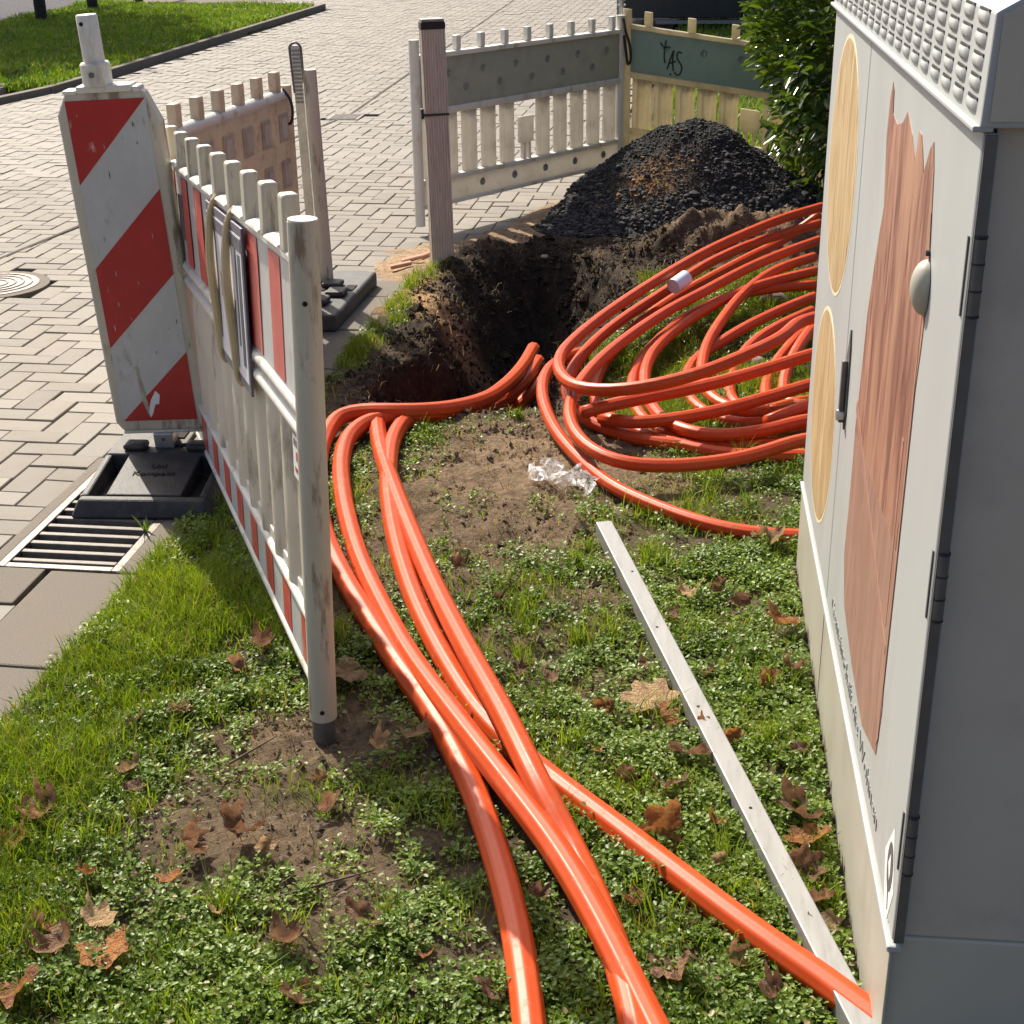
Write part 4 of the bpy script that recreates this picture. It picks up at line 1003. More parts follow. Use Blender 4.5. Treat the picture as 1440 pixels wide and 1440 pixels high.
c2 = MB().lathe([(.0285, 0), (.0285, .118), (.026, .122)], 20, (-.018, 0, z1_ + .074)).build('handle_tube', M['plastic_white'], bea); smooth_angle(c2)
MB().cyl((-.026, -.0270, z1_ + .175), (-.026, -.0295, z1_ + .175), .0055, n=10).build('tube_hole', M['void'], bea)
MB().cyl((-.018, -.0385, z1_ + .045), (-.018, -.0415, z1_ + .045), .008, n=10).build('bolt', M['iron'], bea)
MB().box(-.12, .12, -.02, .02, z0_ - .008, z0_ + .002).build('bottom_lip', M['plastic_white'], bea, bevel=.003)
MB().box(-.03, .03, -.028, .028, .0, z0_ - .006).build('foot_spigot', M['steel'], bea, bevel=.004)
MB().cyl((0, -.0275, .03), (0, -.0305, .03), .006, n=10).build('bolt', M['iron'], bea)

# ------------------------------------------------------------------ drain grate
dg = thing('drain_grate', 'cast iron slotted street drain grate at the kerb under the rubber foot', 'drain grate', (-1.575, 3.672, .003), RA * .6)
MB().box(-.150, .150, -.40, .40, -.03, -.020).build('shaft', M['void'], dg)  # near-black slab in place of the unlit depth below the grate
MB().box(-.208, -.172, -.40, .42, -.06, .0012).build('concrete_collar', M['kerb'], dg, bevel=.004)
MB().box(-.208, -.030, -.575, -.376, -.06, .0035).build('concrete_collar', M['kerb'], dg, bevel=.004)
for s_ in (-1, 1):
    MB().box(s_ * .158 - .012, s_ * .158 + .012, -.372, .372, -.03, .004).build('frame_side', M['iron'], dg, bevel=.002)
    MB().box(-.146, .146, s_ * .36 - .012, s_ * .36 + .012, -.03, .0035).build('frame_end', M['iron'], dg, bevel=.002)
for i in range(12):
    yb = -.325 + i * .056
    MB().box(-.144, .144, yb - .0095, yb + .0095, -.02, .003).build('bar', M['ironbar'], dg, bevel=.003)
MB().add([(-.05, -.345, -.01), (.03, -.347, -.008), (-.02, -.31, -.006)], [(0, 1, 2)]).build('litter', M['leaf_tan'], dg)

# manhole and small cover in the paving
mh = thing('manhole_cover', 'round cast iron manhole cover in the paving at the left edge', 'manhole cover', (-3.05, 6.14, 0))
a = MB().lathe([(.25, -.02), (.25, .003), (.245, .004)], 48).build('ring', M['kerb'], mh)
MB().lathe([(.205, .0), (.205, .0065), (.2, .007)], 40).build('lid', M['iron'], mh)
for i in range(5):
    MB().tube([(r_ * math.cos(t), r_ * math.sin(t), .0075) for r_ in [.03 + i * .036] for t in [2 * math.pi * q / 24 for q in range(25)]], .004, 6).build('rib', M['iron'], mh)
sc = thing('valve_cover', 'small square iron valve cover in the middle of the street', 'cover', (-2.53, 11.18, .001))
MB().box(-.125, .125, -.125, .125, -.02, .004).build('frame', M['iron'], sc, bevel=.003)
for i in range(5):
    MB().box(-.1, .1, -.1 + i * .05 - .012, -.1 + i * .05 + .012, .0045, .008).build('bar', M['iron'], sc)

# ------------------------------------------------------------------ plastic barriers
def place2(A, B): 
    return math.atan2(B[1] - A[1], B[0] - A[0]), math.hypot(B[0] - A[0], B[1] - A[1])
def mesh_box(*a): return MB().box(*a)

# near barrier: local x from the near post to the far post, +y faces the street
A, B = (-.700, 2.575), (-1.505, 4.235)
rz, LEN = place2(A, B)
b1 = thing('near_barrier', 'long red and white plastic barrier running from the beacon to the near round post', 'barrier', (A[0], A[1], 0), rz)
def tf1(x, y, z): return (x, y - .028 * (z - .1) * max(0, 1 - x / 1.6), z * (1.012 - .052 * x))
def P1(m, name, mat, bevel=0., smooth=False, parent=b1, seg=2): return m.build(name, mat, parent, bevel, smooth, tf1, seg)
def cylz(x, y, z0, z1, r, n=20):
    m = MB(); k = 8
    m.tube([(x, y, z0 + (z1 - z0) * i / k) for i in range(k + 1)], r, n); return m
o = P1(cylz(0, 0, .045, 1.072, .0285), 'post', M['plastic_post']); smooth_angle(o)
for zz_ in (.925, .07): 
    MB().cyl(tf1(-.0287, .008, zz_), tf1(-.0272, .008, zz_), .005, n=10).build('post_hole', M['void'], o)
MB().cyl(tf1(0, 0, 1.072), tf1(0, 0, 1.076), .0275, n=20).build('post_cap', M['plastic_white'], o)
o = P1(cylz(0, 0, -.03, .048, .0245), 'foot_tube', M['hinge']); smooth_angle(o)
o = P1(cylz(LEN, 0, .03, 1.075, .028), 'post', M['plastic_post']); smooth_angle(o)
P1(MB().box(.025, LEN - .025, -.016, .016, .982, 1.003), 'top_rail', M['plastic_white'], .006)
# band cut in short boxes so that the taper stays straight
P1(MB().box(.026, LEN - .026, -.010, .010, .705, .9815), 'upper_panel', M['sheet_white'])
for zr in (.700, .655):
    o = P1(MB().tube([(.024 + (LEN - .048) * i / 12, .004, zr) for i in range(13)], .0155, 12), 'rail', M['plastic_white']); smooth_angle(o)
sp_ = (LEN - .12) / 9
for i in range(9):
    xc = .115 + i * sp_
    P1(MB().box(xc - .024, xc + .024, -.017, .017, .996, 1.108), 'picket', M['plastic_post'], .007, seg=3)
    cpm = MB(); nn_ = 8; vv = []; ff = []
    x0, x1 = xc + .03, xc + sp_ - .03
    for j in range(9):
        for q in range(nn_ + 1):
            t = math.pi * q / nn_; uu = j / 8
            hh_ = .016 * (math.sin(math.pi * min(max(uu, .04), .96)) ** .35)
            vv.append((x0 + (x1 - x0) * uu, .021 * math.cos(t), 1.002 + hh_ * math.sin(t)))
    for j in range(8):
        for q in range(nn_):
            a = j * (nn_ + 1) + q; ff.append((a, a + nn_ + 1, a + nn_ + 2, a + 1))
    if x1 < LEN - .01:
        cpm.add(vv, ff); P1(cpm, 'rail_hump', M['plastic_white'], 0, True)
# red stripes on the upper sheeting and on the bottom board
for (a, b_) in ((.034, .075), (.175, .285), (.405, .520), (.655, .765), (.90, 1.01), (1.14, 1.25), (1.37, 1.47), (1.60, 1.69), (1.76, 1.80)):
    P1(MB().box(a, b_, .0100, .0112, .722, .978), 'red_stripe', M['sheet_red_worn'])
P1(MB().box(.026, LEN - .026, -.010, .010, .115, .235), 'bottom_panel', M['sheet_white'])
for i in range(9):
    a = .05 + i * .2
    P1(MB().box(a, min(a + .085, LEN - .04), .0100, .0112, .122, .228), 'red_stripe', M['sheet_red_worn'])
for zr in (.243, .100):
    o = P1(MB().tube([(.024 + (LEN - .048) * i / 12, .002, zr) for i in range(13)], .0135, 12), 'rail', M['plastic_white']); smooth_angle(o)
ns = 12
for i in range(ns):
    xc = .09 + i * (LEN - .16) / (ns - 1)
    m = MB(); vv = []; ff = []
    for j in range(7):
        zz_ = .252 + (.645 - .252) * j / 6; wv = .057 * (.80 + .20 * math.sin(math.pi * j / 6))
        for q in range(7):
            t = -1 + q / 3
            vv.append((xc + t * wv, .012 - .016 * t * t, zz_))
    for j in range(6):
        for q in range(6):
            a = j * 7 + q; ff.append((a, a + 1, a + 8, a + 7))
    nb = len(vv); vv += [(x_, y_ - .006, z_) for x_, y_, z_ in vv]
    ff += [tuple(nb + k for k in f[::-1]) for f in ff[:36]]
    m.add(vv, ff); P1(m, 'slat', M['plastic_slat'], 0, True)
# curved fillets between the slats at the foot of the openings
for i in range(ns - 1):
    xc = .09 + (i + .5) * (LEN - .16) / (ns - 1)
    P1(MB().box(xc - .026, xc + .026, -.008, .004, .246, .285), 'gusset', M['plastic_white'], .003)
st = P1(MB().box(.055, .115, .0135, .0145, .545, .635), 'sticker', M['paint_white'])
P1(MB().box(.062, .105, .0146, .0152, .615, .630), 'sticker_print', M['poster_frame'], parent=st)
P1(MB().box(.066, .085, .0146, .0152, .585, .605), 'sticker_print', M['sheet_red'], parent=st)
P1(MB().box(.075, .098, .0146, .0152, .560, .570), 'sticker_print', M['sheet_red'], parent=st)
st = P1(MB().box(1.47, 1.55, .0112, .0122, .79, .92), 'sticker', M['poster_frame'])

# notice board tied to the near barrier
nb_ = thing('notice_board', 'small framed notice tied to the near barrier with yellowed straps', 'notice', (A[0], A[1], 0), rz)
def P2(m, name, mat, bevel=0., parent=nb_): return m.build(name, mat, parent, bevel, False, tf1)
P2(MB().box(.50, .965, .0195, .0255, .600, .985), 'frame', M['poster_frame'], .002)
P2(MB().box(.512, .952, .0256, .0266, .625, .962), 'paper', M['poster'])
P2(MB().box(.70, .80, .0267, .0273, .775, .835), 'red_print', M['sheet_red'])
for (x0, x1, z0, z1) in ((.53, .56, .66, .92), (.58, .595, .70, .94), (.62, .63, .64, .80), (.84, .85, .66, .93), (.54, .62, .945, .955), (.87, .94, .66, .672), (.87, .94, .70, .708), (.87, .93, .74, .748)):
    P2(MB().box(x0, x1, .0267, .0273, z0, z1), 'print', M['ink'])
P2(MB().box(.515, .95, .0267, .0273, .928, .958), 'heading_bar', M['poster_frame'])
for xs_ in (.64, .86):
    pts = [(xs_, -.02, 1.00), (xs_, .0, 1.016), (xs_, .025, 1.005), (xs_ + .004, .034, .95), (xs_ + .006, .040, .85), (xs_ + .006, .034, .72), (xs_ + .01, .030, .60), (xs_ + .01, .018, .585)]
    m = MB(); pp = spline(pts, .02); m.tube(pp, .009, 8, taper=[.5 + .7 * math.sin(math.pi * k / (len(pp) - 1)) for k in range(len(pp))])
    P2(m, 'strap', M['strap'])

# generic far barrier: local x along, y = thickness, faces camera with -y
def far_barrier(name, label, A, B, zb, dims, mats, npk, tilt=0., pk_w=.034, shear=0.):
    rz, LEN = place2(A, B)
    t = thing(name, label, 'barrier', (A[0], A[1], zb), rz)
    n_before = set(o_.name for o_ in COL.objects)
    zt, zb1, zs0, zbot, zpk = dims      # top of band, bottom of band, bottom of slats, bottom of board, picket top
    pm, bm_, sm = mats
    for xx in (0, LEN):
        o = MB().tube([(xx, 0, zbot - .1 + (zpk + .1 - zbot) * k / 3) for k in range(4)], .026, 14).build('post', pm, t); smooth_angle(o)
    MB().box(.02, LEN - .02, -.026, .026, zt - .012, zt + .012).build('top_rail', pm, t, bevel=.006)
    band = MB().box(.024, LEN - .024, -.012, .012, zb1 + .012, zt - .013).build('upper_panel', bm_, t)
    MB().box(.022, LEN - .022, -.028, .028, zb1 - .022, zb1 + .0115).build('middle_rail', pm, t, bevel=.006)
    MB().box(.022, LEN - .022, -.026, .026, zs0 - .012, zs0 + .012).build('lower_rail', pm, t, bevel=.006)
    low_ = MB().box(.024, LEN - .024, -.012, .012, zbot, zs0 - .013).build('bottom_panel', sm, t)
    MB().box(.022, LEN - .022, -.024, .024, zbot - .02, zbot - .0005).build('bottom_rail', pm, t, bevel=.006)
    for i in range(npk):
        xc = .12 + i * (LEN - .2) / (npk - 1)
        MB().box(xc - pk_w / 2, xc + pk_w / 2, -.016, .016, zt + .0125, zpk).build('picket', pm, t, bevel=.005)
    # dimples: raised rings with a hollow
    DM = MB()
    DM.lathe([(.020, 0), (.020, .003), (.016, .006), (.013, .002), (.0, .0)], 16)
    dme = DM.mesh('dimple', smooth=True); dme.materials.append(bm_)
    def dimple(x, z, par):
        o = bpy.data.objects.new('dimple', dme); o.location = (x, -.0121, z); o.rotation_euler = (math.pi / 2, 0, 0); link(o, par)
    h_ = zt - zb1
    for i in range(6):
        xa = .22 + i * (LEN - .36) / 5
        dimple(xa, zb1 + h_ * (.66 if True else .5), band)
        if i < 5 and not name.startswith('cream'):
            dimple(xa + (LEN - .36) / 10, zb1 + h_ * .36, band)
        dimple(xa - .02, (zbot + zs0) / 2, low_)
    # slats with gaps, blank plate in the middle
    ns = 11
    for i in range(ns):
        xc = .09 + i * (LEN - .18) / (ns - 1); w_ = .054
        mid = i in (5,)
        m = MB()
        z1s = zb1 - .022
        if mid:
            m.box(xc - .055, xc + .055, -.013, .013, zs0 + (z1s - zs0) * .30, zs0 + (z1s - zs0) * .74)
            m.build('plate', sm, t, bevel=.008)
            MB().box(xc - .03, xc - .008, -.012, .012, zs0 + .012, zs0 + (z1s - zs0) * .30 - .001).build('slat', sm, t)
            MB().box(xc + .014, xc + .03, -.012, .012, zs0 + .012, zs0 + (z1s - zs0) * .30 - .001).build('slat', sm, t)
            continue
        vv = []; ff = []
        for j in range(2):
            zz_ = (zs0 + .012, z1s)[j]
            for q in range(9):
                tt = -1 + q / 4
                vv.append((xc + tt * w_, -.020 * math.cos(tt * math.pi / 2) + (.008 if q in (2, 6) else 0), zz_))
        for q in range(8): ff.append((q, q + 1, q + 10, q + 9))
        nb = len(vv); vv += [(a, b + .010, c) for a, b, c in vv]; ff += [tuple(nb + k for k in f[::-1]) for f in ff[:8]]
        ff += [(0, 9, nb + 9, nb), (8, nb + 8, nb + 17, 17)]
        m.add(vv, ff); m.build('slat', sm, t)
    for o_ in COL.objects:
        if shear and o_.name not in n_before and o_.name != t.name:
            if o_.name.startswith('dimple'): o_.location.z -= shear * o_.location.x
            else:
                for v in o_.data.vertices: v.co.z -= shear * v.co.x
    return t, LEN

b3, L3 = far_barrier('grey_barrier', 'greyish white plastic barrier with dimpled panel behind the ribbed post', (-1.285, 7.25), (-.345, 8.58), 0.0,
                     (.862, .60, .262, .145, .945), (M['plastic_white'], M['band_grey'], M['plastic_grey']), 9)
b4, L4 = far_barrier('cream_barrier', 'cream plastic barrier with green band and black graffiti behind the gravel heap', (-.31, 8.62), (1.10, 8.50), 0.0,
                     (.885, .63, .32, .17, .975), (M['plastic_cream'], M['band_green'], M['plastic_cream']), 6, pk_w=.045, shear=.135)
# graffiti strokes on the green band of the cream barrier
GO = (.19, .645)
def stroke(pts_):
    m = MB(); pp = spline([(GO[0] + a * .115, -.0135, GO[1] + b * .16 - .135 * (GO[0] + a * .115)) for a, b in pts_], .006); m.tube(pp, .0042, 8)
    return m.build('graffiti_stroke', M['black'], b4)
stroke([(.0, 1.12), (.12, 1.0), (.3, .98), (.5, 1.0)])
stroke([(.28, 1.22), (.22, .95), (.2, .65), (.25, .45)])
stroke([(.36, .25), (.5, .6), (.66, .92)]); stroke([(.66, .92), (.62, .6), (.66, .22)]); stroke([(.42, .45), (.6, .5), (.78, .56)])
stroke([(1.05, .86), (.88, .9), (.82, .7), (.95, .55), (1.08, .4), (1.0, .15), (.82, .08), (.74, .2)])
stroke([(.5, .12), (.56, .06)])

# stained blocky barrier seen behind the near one
A2, B2 = (-1.73, 4.62), (-1.565, 5.86)
rz2, L2_ = place2(A2, B2)
b2 = thing('stained_barrier', 'brownish stained plastic barrier with square pockets behind the near barrier', 'barrier', (A2[0], A2[1], 0), rz2)
for xx in (0, L2_):
    o = MB().tube([(xx, 0, .05 + .86 * k / 3) for k in range(4)], .027, 14).build('post', M['plastic_brown'], b2); smooth_angle(o)
MB().box(.025, L2_ - .025, -.022, .022, .45, .872).build('upper_panel', M['plastic_brown'], b2, bevel=.012)
o = MB().tube([(.02 + (L2_ - .04) * k / 8, 0, .876) for k in range(9)], .024, 12).build('top_rail', M['plastic_white'], b2); smooth_angle(o)
for i in range(7):
    xc = .10 + i * (L2_ - .2) / 6
    MB().box(xc - .024, xc + .024, -.018, .018, .890, .972).build('picket', M['plastic_brown'], b2, bevel=.006)
    for zz_ in (.76, .58):
        MB().box(xc - .042, xc + .042, -.0305, -.0225, zz_ - .055, zz_ + .055).build('pocket_rim', M['plastic_brown'], b2, bevel=.006)
        MB().box(xc - .026, xc + .026, -.0325, -.0307, zz_ - .038, zz_ + .038).build('pocket', M['plastic_post'], b2)
MB().box(.025, L2_ - .025, -.02, .02, .10, .22).build('bottom_panel', M['plastic_brown'], b2, bevel=.01)
for i in range(9):
    xc = .1 + i * (L2_ - .2) / 8
    MB().box(xc - .035, xc + .035, -.014, .014, .2205, .4495).build('slat', M['plastic_brown'], b2, bevel=.006)
ft = thing('rubber_foot', 'black rubber foot at the kerb beside the trench edge', 'rubber foot', (-1.52, 5.86, .004), math.radians(-2))
fm = MB(); fm.box(-.205, .205, -.36, .36, 0, .07); fm.build('foot_slab', M['rubber'], ft, bevel=.014, seg=3)
for (sx_, sy_) in ((.08, .08), (.13, -.05), (.09, -.18), (-.05, .1)):
    MB().box(sx_ - .04, sx_ + .04, sy_ - .045, sy_ + .045, .0705, .095).build('lug', M['rubber'], ft, bevel=.01)
MB().box(.02, .06, .0, .06, .0705, .074).build('socket_hole', M['void'], ft); MB().box(.14, .18, .02, .1, .0705, .074).build('socket_hole', M['void'], ft)

sp_post = thing('post', 'weathered post with perforated metal strip at the end of the stained barrier', 'post', (-1.50, 6.02, 0), 0, 0, math.radians(-1.2))
o = MB().tube([(.02, 0, .0 + .95 * k / 4) for k in range(5)], .028, 14).build('shaft', M['plastic_post'], sp_post); smooth_angle(o)
MB().box(-.048, -.012, -.006, .004, .08, 1.045).build('metal_strip', M['steel'], sp_post)
lp = [(-.048, -.004, .86)] + [(-.03 - .024 * math.cos(t), -.004, 1.03 + .026 * math.sin(t)) for t in [math.pi * k / 10 for k in range(11)]] + [(-.006, -.004, .90)]
MB().tube(spline(lp, .02), .005, 8).build('wire_loop', M['iron'], sp_post)
for k in range(14):
    MB().box(-.045, -.014, -.0125, -.0062, .82 + k * .0155, .8265 + k * .0155).build('rung', M['alu'], sp_post)
tz = thing('hanging_strap', 'dark loop strap hanging at the end of the stained barrier', 'strap', (-1.56, 5.84, .0))
MB().tube(spline([(0, -.03, .90), (.03, -.035, .86), (.035, -.035, .80), (.02, -.035, .76), (0.0, -.03, .78)], .01), .006, 8).build('loop', M['black'], tz)

# ribbed post at the trench
rp = thing('ribbed_post', 'brown ribbed post standing in the soil at the corner of the trench', 'post', (-1.072, 6.60, 0), math.radians(18), 0, math.radians(-.8))
prof = []
def side(n, a0, a1, fx, depth):
    for k in range(n):
        for q, dd_ in ((0, 0), (.18, depth), (.5, depth), (.68, 0)):
            prof.append(fx(a0 + (a1 - a0) * (k + q) / n, dd_))
hw_, hd_ = .052, .036
side(9, -hw_, hw_, lambda a, d: (a, -hd_ + d), .005)
side(6, -hd_, hd_, lambda a, d: (hw_ - d, a), .005)
side(9, hw_, -hw_, lambda a, d: (a, hd_ - d), .005)
side(6, hd_, -hd_, lambda a, d: (-hw_ + d, a), .005)
MB().prism(prof, lambda a, b, d: (a, b, d), -.45, 1.055).build('shaft', M['post_wood'], rp)
MB().box(-.054, .054, -.038, .038, 1.0555, 1.085).build('cap_band', M['dark_wood'], rp, bevel=.003)
MB().box(-.05, .05, -.034, .034, 1.0855, 1.098).build('cap', M['alu'], rp, bevel=.003)
MB().box(-.0555, .0555, -.0395, .0395, .690, .699).build('cable_tie', M['black'], rp)
MB().box(-.068, -.056, -.02, .01, .675, .72).build('tie_head', M['black'], rp, bevel=.003)

# fence pole with strap between the two far barriers
fp = thing('fence_pole', 'thin galvanised pole with wire ties between grey and cream barriers', 'pole', (-.345, 8.68, 0))
MB().cyl((0, 0, 0), (0.0, 0, 1.9), .014, n=12).build('pole', M['steel'], fp)
for zz_ in (.93, .99, 1.02):
    MB().tube([(.02 * math.cos(t), .02 * math.sin(t), zz_ + .004 * math.sin(2 * t)) for t in [2 * math.pi * k / 12 for k in range(13)]], .003, 6).build('wire_tie', M['steel'], fp)
MB().tube(spline([(0.015, -.12, .93), (.03, -.125, .86), (.055, -.125, .78), (.06, -.125, .70), (.045, -.125, .68), (.035, -.125, .74), (.02, -.12, .84)], .01), .008, 8).build('strap', M['black'], fp)

# ------------------------------------------------------------------ pipes
R_N, R_C = .0265, .0205
def pipe(name, label, pts_, r, mat, group, parent=None, cat='pipe', step=.03):
    m = MB(); m.tube(spline(pts_, step), r, 36, ribs=.034, nr=9)
    me = m.mesh(name, smooth=True); o = mobj(name, me, mat, parent)
    return tag(o, label, cat, group) if parent is None else o
pipe('orange_pipe', 'orange pipe leaving the trench that bends left behind the near post, leftmost at the bottom', STR['B'], R_N, M['pipe'], 'orange pipes across the lawn')
pipe('orange_pipe', 'orange pipe curving closely past the near post, second from the left at the bottom', STR['A'], R_N, M['pipe'], 'orange pipes across the lawn')
pipe('orange_pipe', 'orange pipe crossing on top of the bundle in the middle of the lawn', STR['C'], R_N, M['pipe'], 'orange pipes across the lawn')
pipe('orange_pipe', 'orange pipe swinging under the others towards the cabinet foot', STR['D'], R_N, M['pipe'], 'orange pipes across the lawn')
pipe('orange_pipe', 'short orange pipe end lowest in the trench beside the coil', STR['T'], R_N * .95, M['pipe'], 'orange pipe ends in the trench')
pipe('orange_pipe', 'orange pipe end in the trench next to the uppermost end', STR['T2'], R_N * .95, M['pipe'], 'orange pipe ends in the trench')
coil = thing('pipe_coil', 'large loose coil of orange pipe lying on the lawn behind the cabinet', 'pipe coil', (.55, 5.0, 0))
def close(e0, e1, n=9):
    """arc from strand end e1 (front right) round the back of the coil to e0 (far right)"""
    e0 = np.array(e0); e1 = np.array(e1); mid = (e0 + e1) / 2; half = (e0 - e1) / 2; out_ = []
    bul = 1.05
    for k in range(1, n):
        t = math.pi * k / n
        p = mid - half * math.cos(t); p = p + np.array([bul * math.sin(t), .1 * math.sin(t), 0]); p[2] = e1[2] + (e0[2] - e1[2]) * k / n
        out_.append(p.tolist())
    return out_
off = np.array([.55, 5.0, 0])
for key in ['s%d' % i for i in range(1, 17)]:
    pts_ = [list(p) for p in STR[key]]
    if key in ('s2', 's3', 's5', 's6', 's7', 's8', 's9', 's12', 's13', 's1'):
        pts_ = pts_ + close(pts_[0], pts_[-1])
    elif key in ('s4', 's10', 's11', 's14', 's15'):
        p1, p2 = np.array(pts_[-2]), np.array(pts_[-1]); d_ = (p2 - p1) / np.linalg.norm(p2 - p1)
        for k in range(1, 5):
            q = p2 + d_ * .22 * k + np.array([0, .05 * k * k, 0]); q[2] = max(.03, p2[2] - .01 * k); pts_.append(q.tolist())
    pts_ = [(np.array(p) - off).tolist() for p in pts_]
    pipe('loop', None, pts_, R_C, M['pipe_coil'], None, coil, step=.035)
tp = MB(); tp.cyl((-.024, -.030, -.010), (.024, .034, .010), .031, n=14); o = tp.build('pipe_tape', M['tape']); o.location = (.02, 5.63, .195); smooth_angle(o)
tag(o, 'pale blue tape wrapped round a strand of the pipe coil', 'tape')

# aluminium bar
ab = thing('metal_bar', 'long dull aluminium square bar lying on the lawn beside the cabinet', 'metal bar', (-.170, 3.625, .008))
d_ = Vector((.315 + .170, 1.80 - 3.625, 0)); lb = d_.length + .16; ang = math.atan2(d_.y, d_.x)
bar_rot = Matrix.Rotation(ang, 4, 'Z')
m = MB(); m.box(0, lb, -.022, .022, 0, .042); m.v = [tuple(bar_rot @ Vector(v)) for v in m.v]; m.build('profile', M['alu'], ab, bevel=.0025)
m = MB(); m.box(-.0012, -.0002, -.017, .017, .005, .037); m.v = [tuple(bar_rot @ Vector(v)) for v in m.v]; m.build('end_opening', M['void'], ab)
for t in (.32, .62, .98, 1.35):
    m = MB(); m.cyl((t, .006 - .01 * (t > .5), .0418), (t, .006 - .01 * (t > .5), .0428), .0035, n=8); m.v = [tuple(bar_rot @ Vector(v)) for v in m.v]; m.build('drill_hole', M['void'], ab)

# crumpled clear film
fmv = []; nu, nv = 16, 9
for j in range(nv):
    for i in range(nu):
        u, v = i / (nu - 1), j / (nv - 1)
        fmv.append((-.10 + .20 * u + random.gauss(0, .007), -.07 + .09 * v - .09 * u + random.gauss(0, .007), .008 + .05 * abs(math.sin(u * 7 + v * 3)) * (.4 + .6 * v) + random.uniform(0, .028)))
m = MB(); m.add(fmv, [(j * nu + i, j * nu + i + 1, (j + 1) * nu + i + 1, (j + 1) * nu + i) for j in range(nv - 1) for i in range(nu - 1)])
o = m.build('plastic_film', M['film']); o.location = (-.305, 4.03, .0); tag(o, 'crumpled clear plastic film on bare soil beside the coil', 'plastic film')

# ------------------------------------------------------------------ fallen leaves
def leaf_mesh(seed, curl):
    r_ = random.Random(seed)
    rad = []
    lob = [(90, 1.0), (40, .88), (140, .88), (-8, .66), (188, .66)]
    for k in range(40):
        a = -70 + 320 * k / 39
        w = max(l * math.exp(-((a - c_) / 20.0) ** 2) for c_, l in lob)
        rr = .52 + .48 * w; rr *= 1 + .04 * (1 if k % 2 else -1) + r_.uniform(-.05, .05)
        if a < -40 or a > 220: rr *= .75
        rad.append((math.radians(a), rr))
    kx, ky, tw = curl
    def sh(x, y):
        rr = math.hypot(x, y)
        y2 = y + tw * x
        X = math.sin(kx * x) / kx; Z = (1 - math.cos(kx * x)) / kx
        Yc = math.sin(ky * (y2 - .1)) / ky; Z += (1 - math.cos(ky * (y2 - .1))) / ky * .8
        Z += .10 * math.sin(8 * x + seed) * rr + .10 * math.sin(7 * y + 2 * seed) * rr + .05 * math.sin(15 * x + 9 * y + seed) * rr + .04 * abs(math.sin(2.5 * math.atan2(x, y + .05)))*rr * 2
        return (X, Yc, Z)
    vv = [sh(0, -.05)]; ff = []; n = len(rad); rings = 6
    for q in range(1, rings + 1):
        for a, rr in rad:
            s_ = rr * q / rings; vv.append(sh(s_ * math.cos(a), s_ * math.sin(a)))
    for k in range(n - 1): ff.append((0, 1 + k, 2 + k))
    for q in range(rings - 1):
        for k in range(n - 1):
            a = 1 + q * n + k; ff.append((a, a + n, a + n + 1, a + 1))
    # stalk
    b = len(vv); vv += [sh(-.02, -.05), sh(.02, -.05), (.03, -.5, .1), (0, -.52, .12)]; ff.append((b, b + 1, b + 2, b + 3))
    zmin = min(v[2] for v in vv); vv = [(x * .5, y * .5, (z - zmin) * .5) for x, y, z in vv]
    return vv, ff
LMESH = []
for s_ in range(9):
    curl = (random.uniform(.9, 2.4), random.uniform(.5, 1.9), random.uniform(-.4, .4)) if s_ != 4 else (.5, .4, 0.)
    LMESH.append(leaf_mesh(s_ + 1, curl))
lmats = ['leaf_brown', 'leaf_orange', 'leaf_tan']
LCACHE = {}
def leaf_data(i, mk):
    if (i, mk) not in LCACHE:
        me = bpy.data.meshes.new('fallen_leaf'); me.from_pydata(LMESH[i][0], [], LMESH[i][1]); me.update(); me.shade_smooth(); me.materials.append(M[mk]); LCACHE[(i, mk)] = me
    return LCACHE[(i, mk)]
SPECIAL = {19: ('leaf_tan', 'large flat tan leaf lying left of the aluminium bar'), 2: ('leaf_tan', 'pale curled leaf on the soil just right of the near post'),
           3: ('leaf_tan', 'tan curled leaf on the soil right of the near post foot'), 30: ('leaf_orange', 'bright orange leaf standing at the cabinet plinth'),
           31: ('leaf_tan', 'pale leaf under the lowest coil strand by the cabinet corner'), 24: ('leaf_orange', 'orange leaf between the pipe and the bar'),
           18: ('leaf_brown', 'crumpled brown leaf right of the pipes at the bottom'), 26: ('leaf_brown', 'big curled brown leaf between the bar and cabinet'),
           16: ('leaf_brown', 'curled brown leaf left of the leftmost pipe near the bottom'), 23: ('leaf_orange', 'orange brown leaf touching the left side of the bar'),
           5: ('leaf_brown', 'dull brown leaf on bare soil below the near post'), 0: ('leaf_brown', 'reddish brown leaf in the shade under the near barrier'),
           14: ('leaf_orange', 'long orange leaf in the weeds at the lower left'), 15: ('leaf_orange', 'orange rimmed leaf in the bottom left corner'),
           7: ('leaf_orange', 'small orange leaf on the sunny grass left of the barrier'), 29: ('leaf_tan', 'tan leaf at the near end of the bar by the plinth')}
ORD = ['nearest', 'second nearest', 'third nearest', 'fourth nearest', 'fifth nearest', 'sixth nearest', 'seventh nearest', 'eighth nearest', 'ninth nearest', 'tenth nearest', 'eleventh nearest',
       'twelfth nearest', 'thirteenth nearest', 'fourteenth nearest', 'fifteenth nearest', 'sixteenth nearest', 'seventeenth nearest', 'eighteenth nearest', 'nineteenth nearest', 'twentieth nearest'] + ['%s nearest' % w for w in ('twenty first', 'twenty second', 'twenty third', 'twenty fourth', 'twenty fifth', 'twenty sixth', 'twenty seventh', 'twenty eighth', 'twenty ninth', 'thirtieth', 'thirty first', 'thirty second', 'thirty third', 'thirty fourth', 'thirty fifth', 'thirty sixth', 'thirty seventh', 'thirty eighth')]
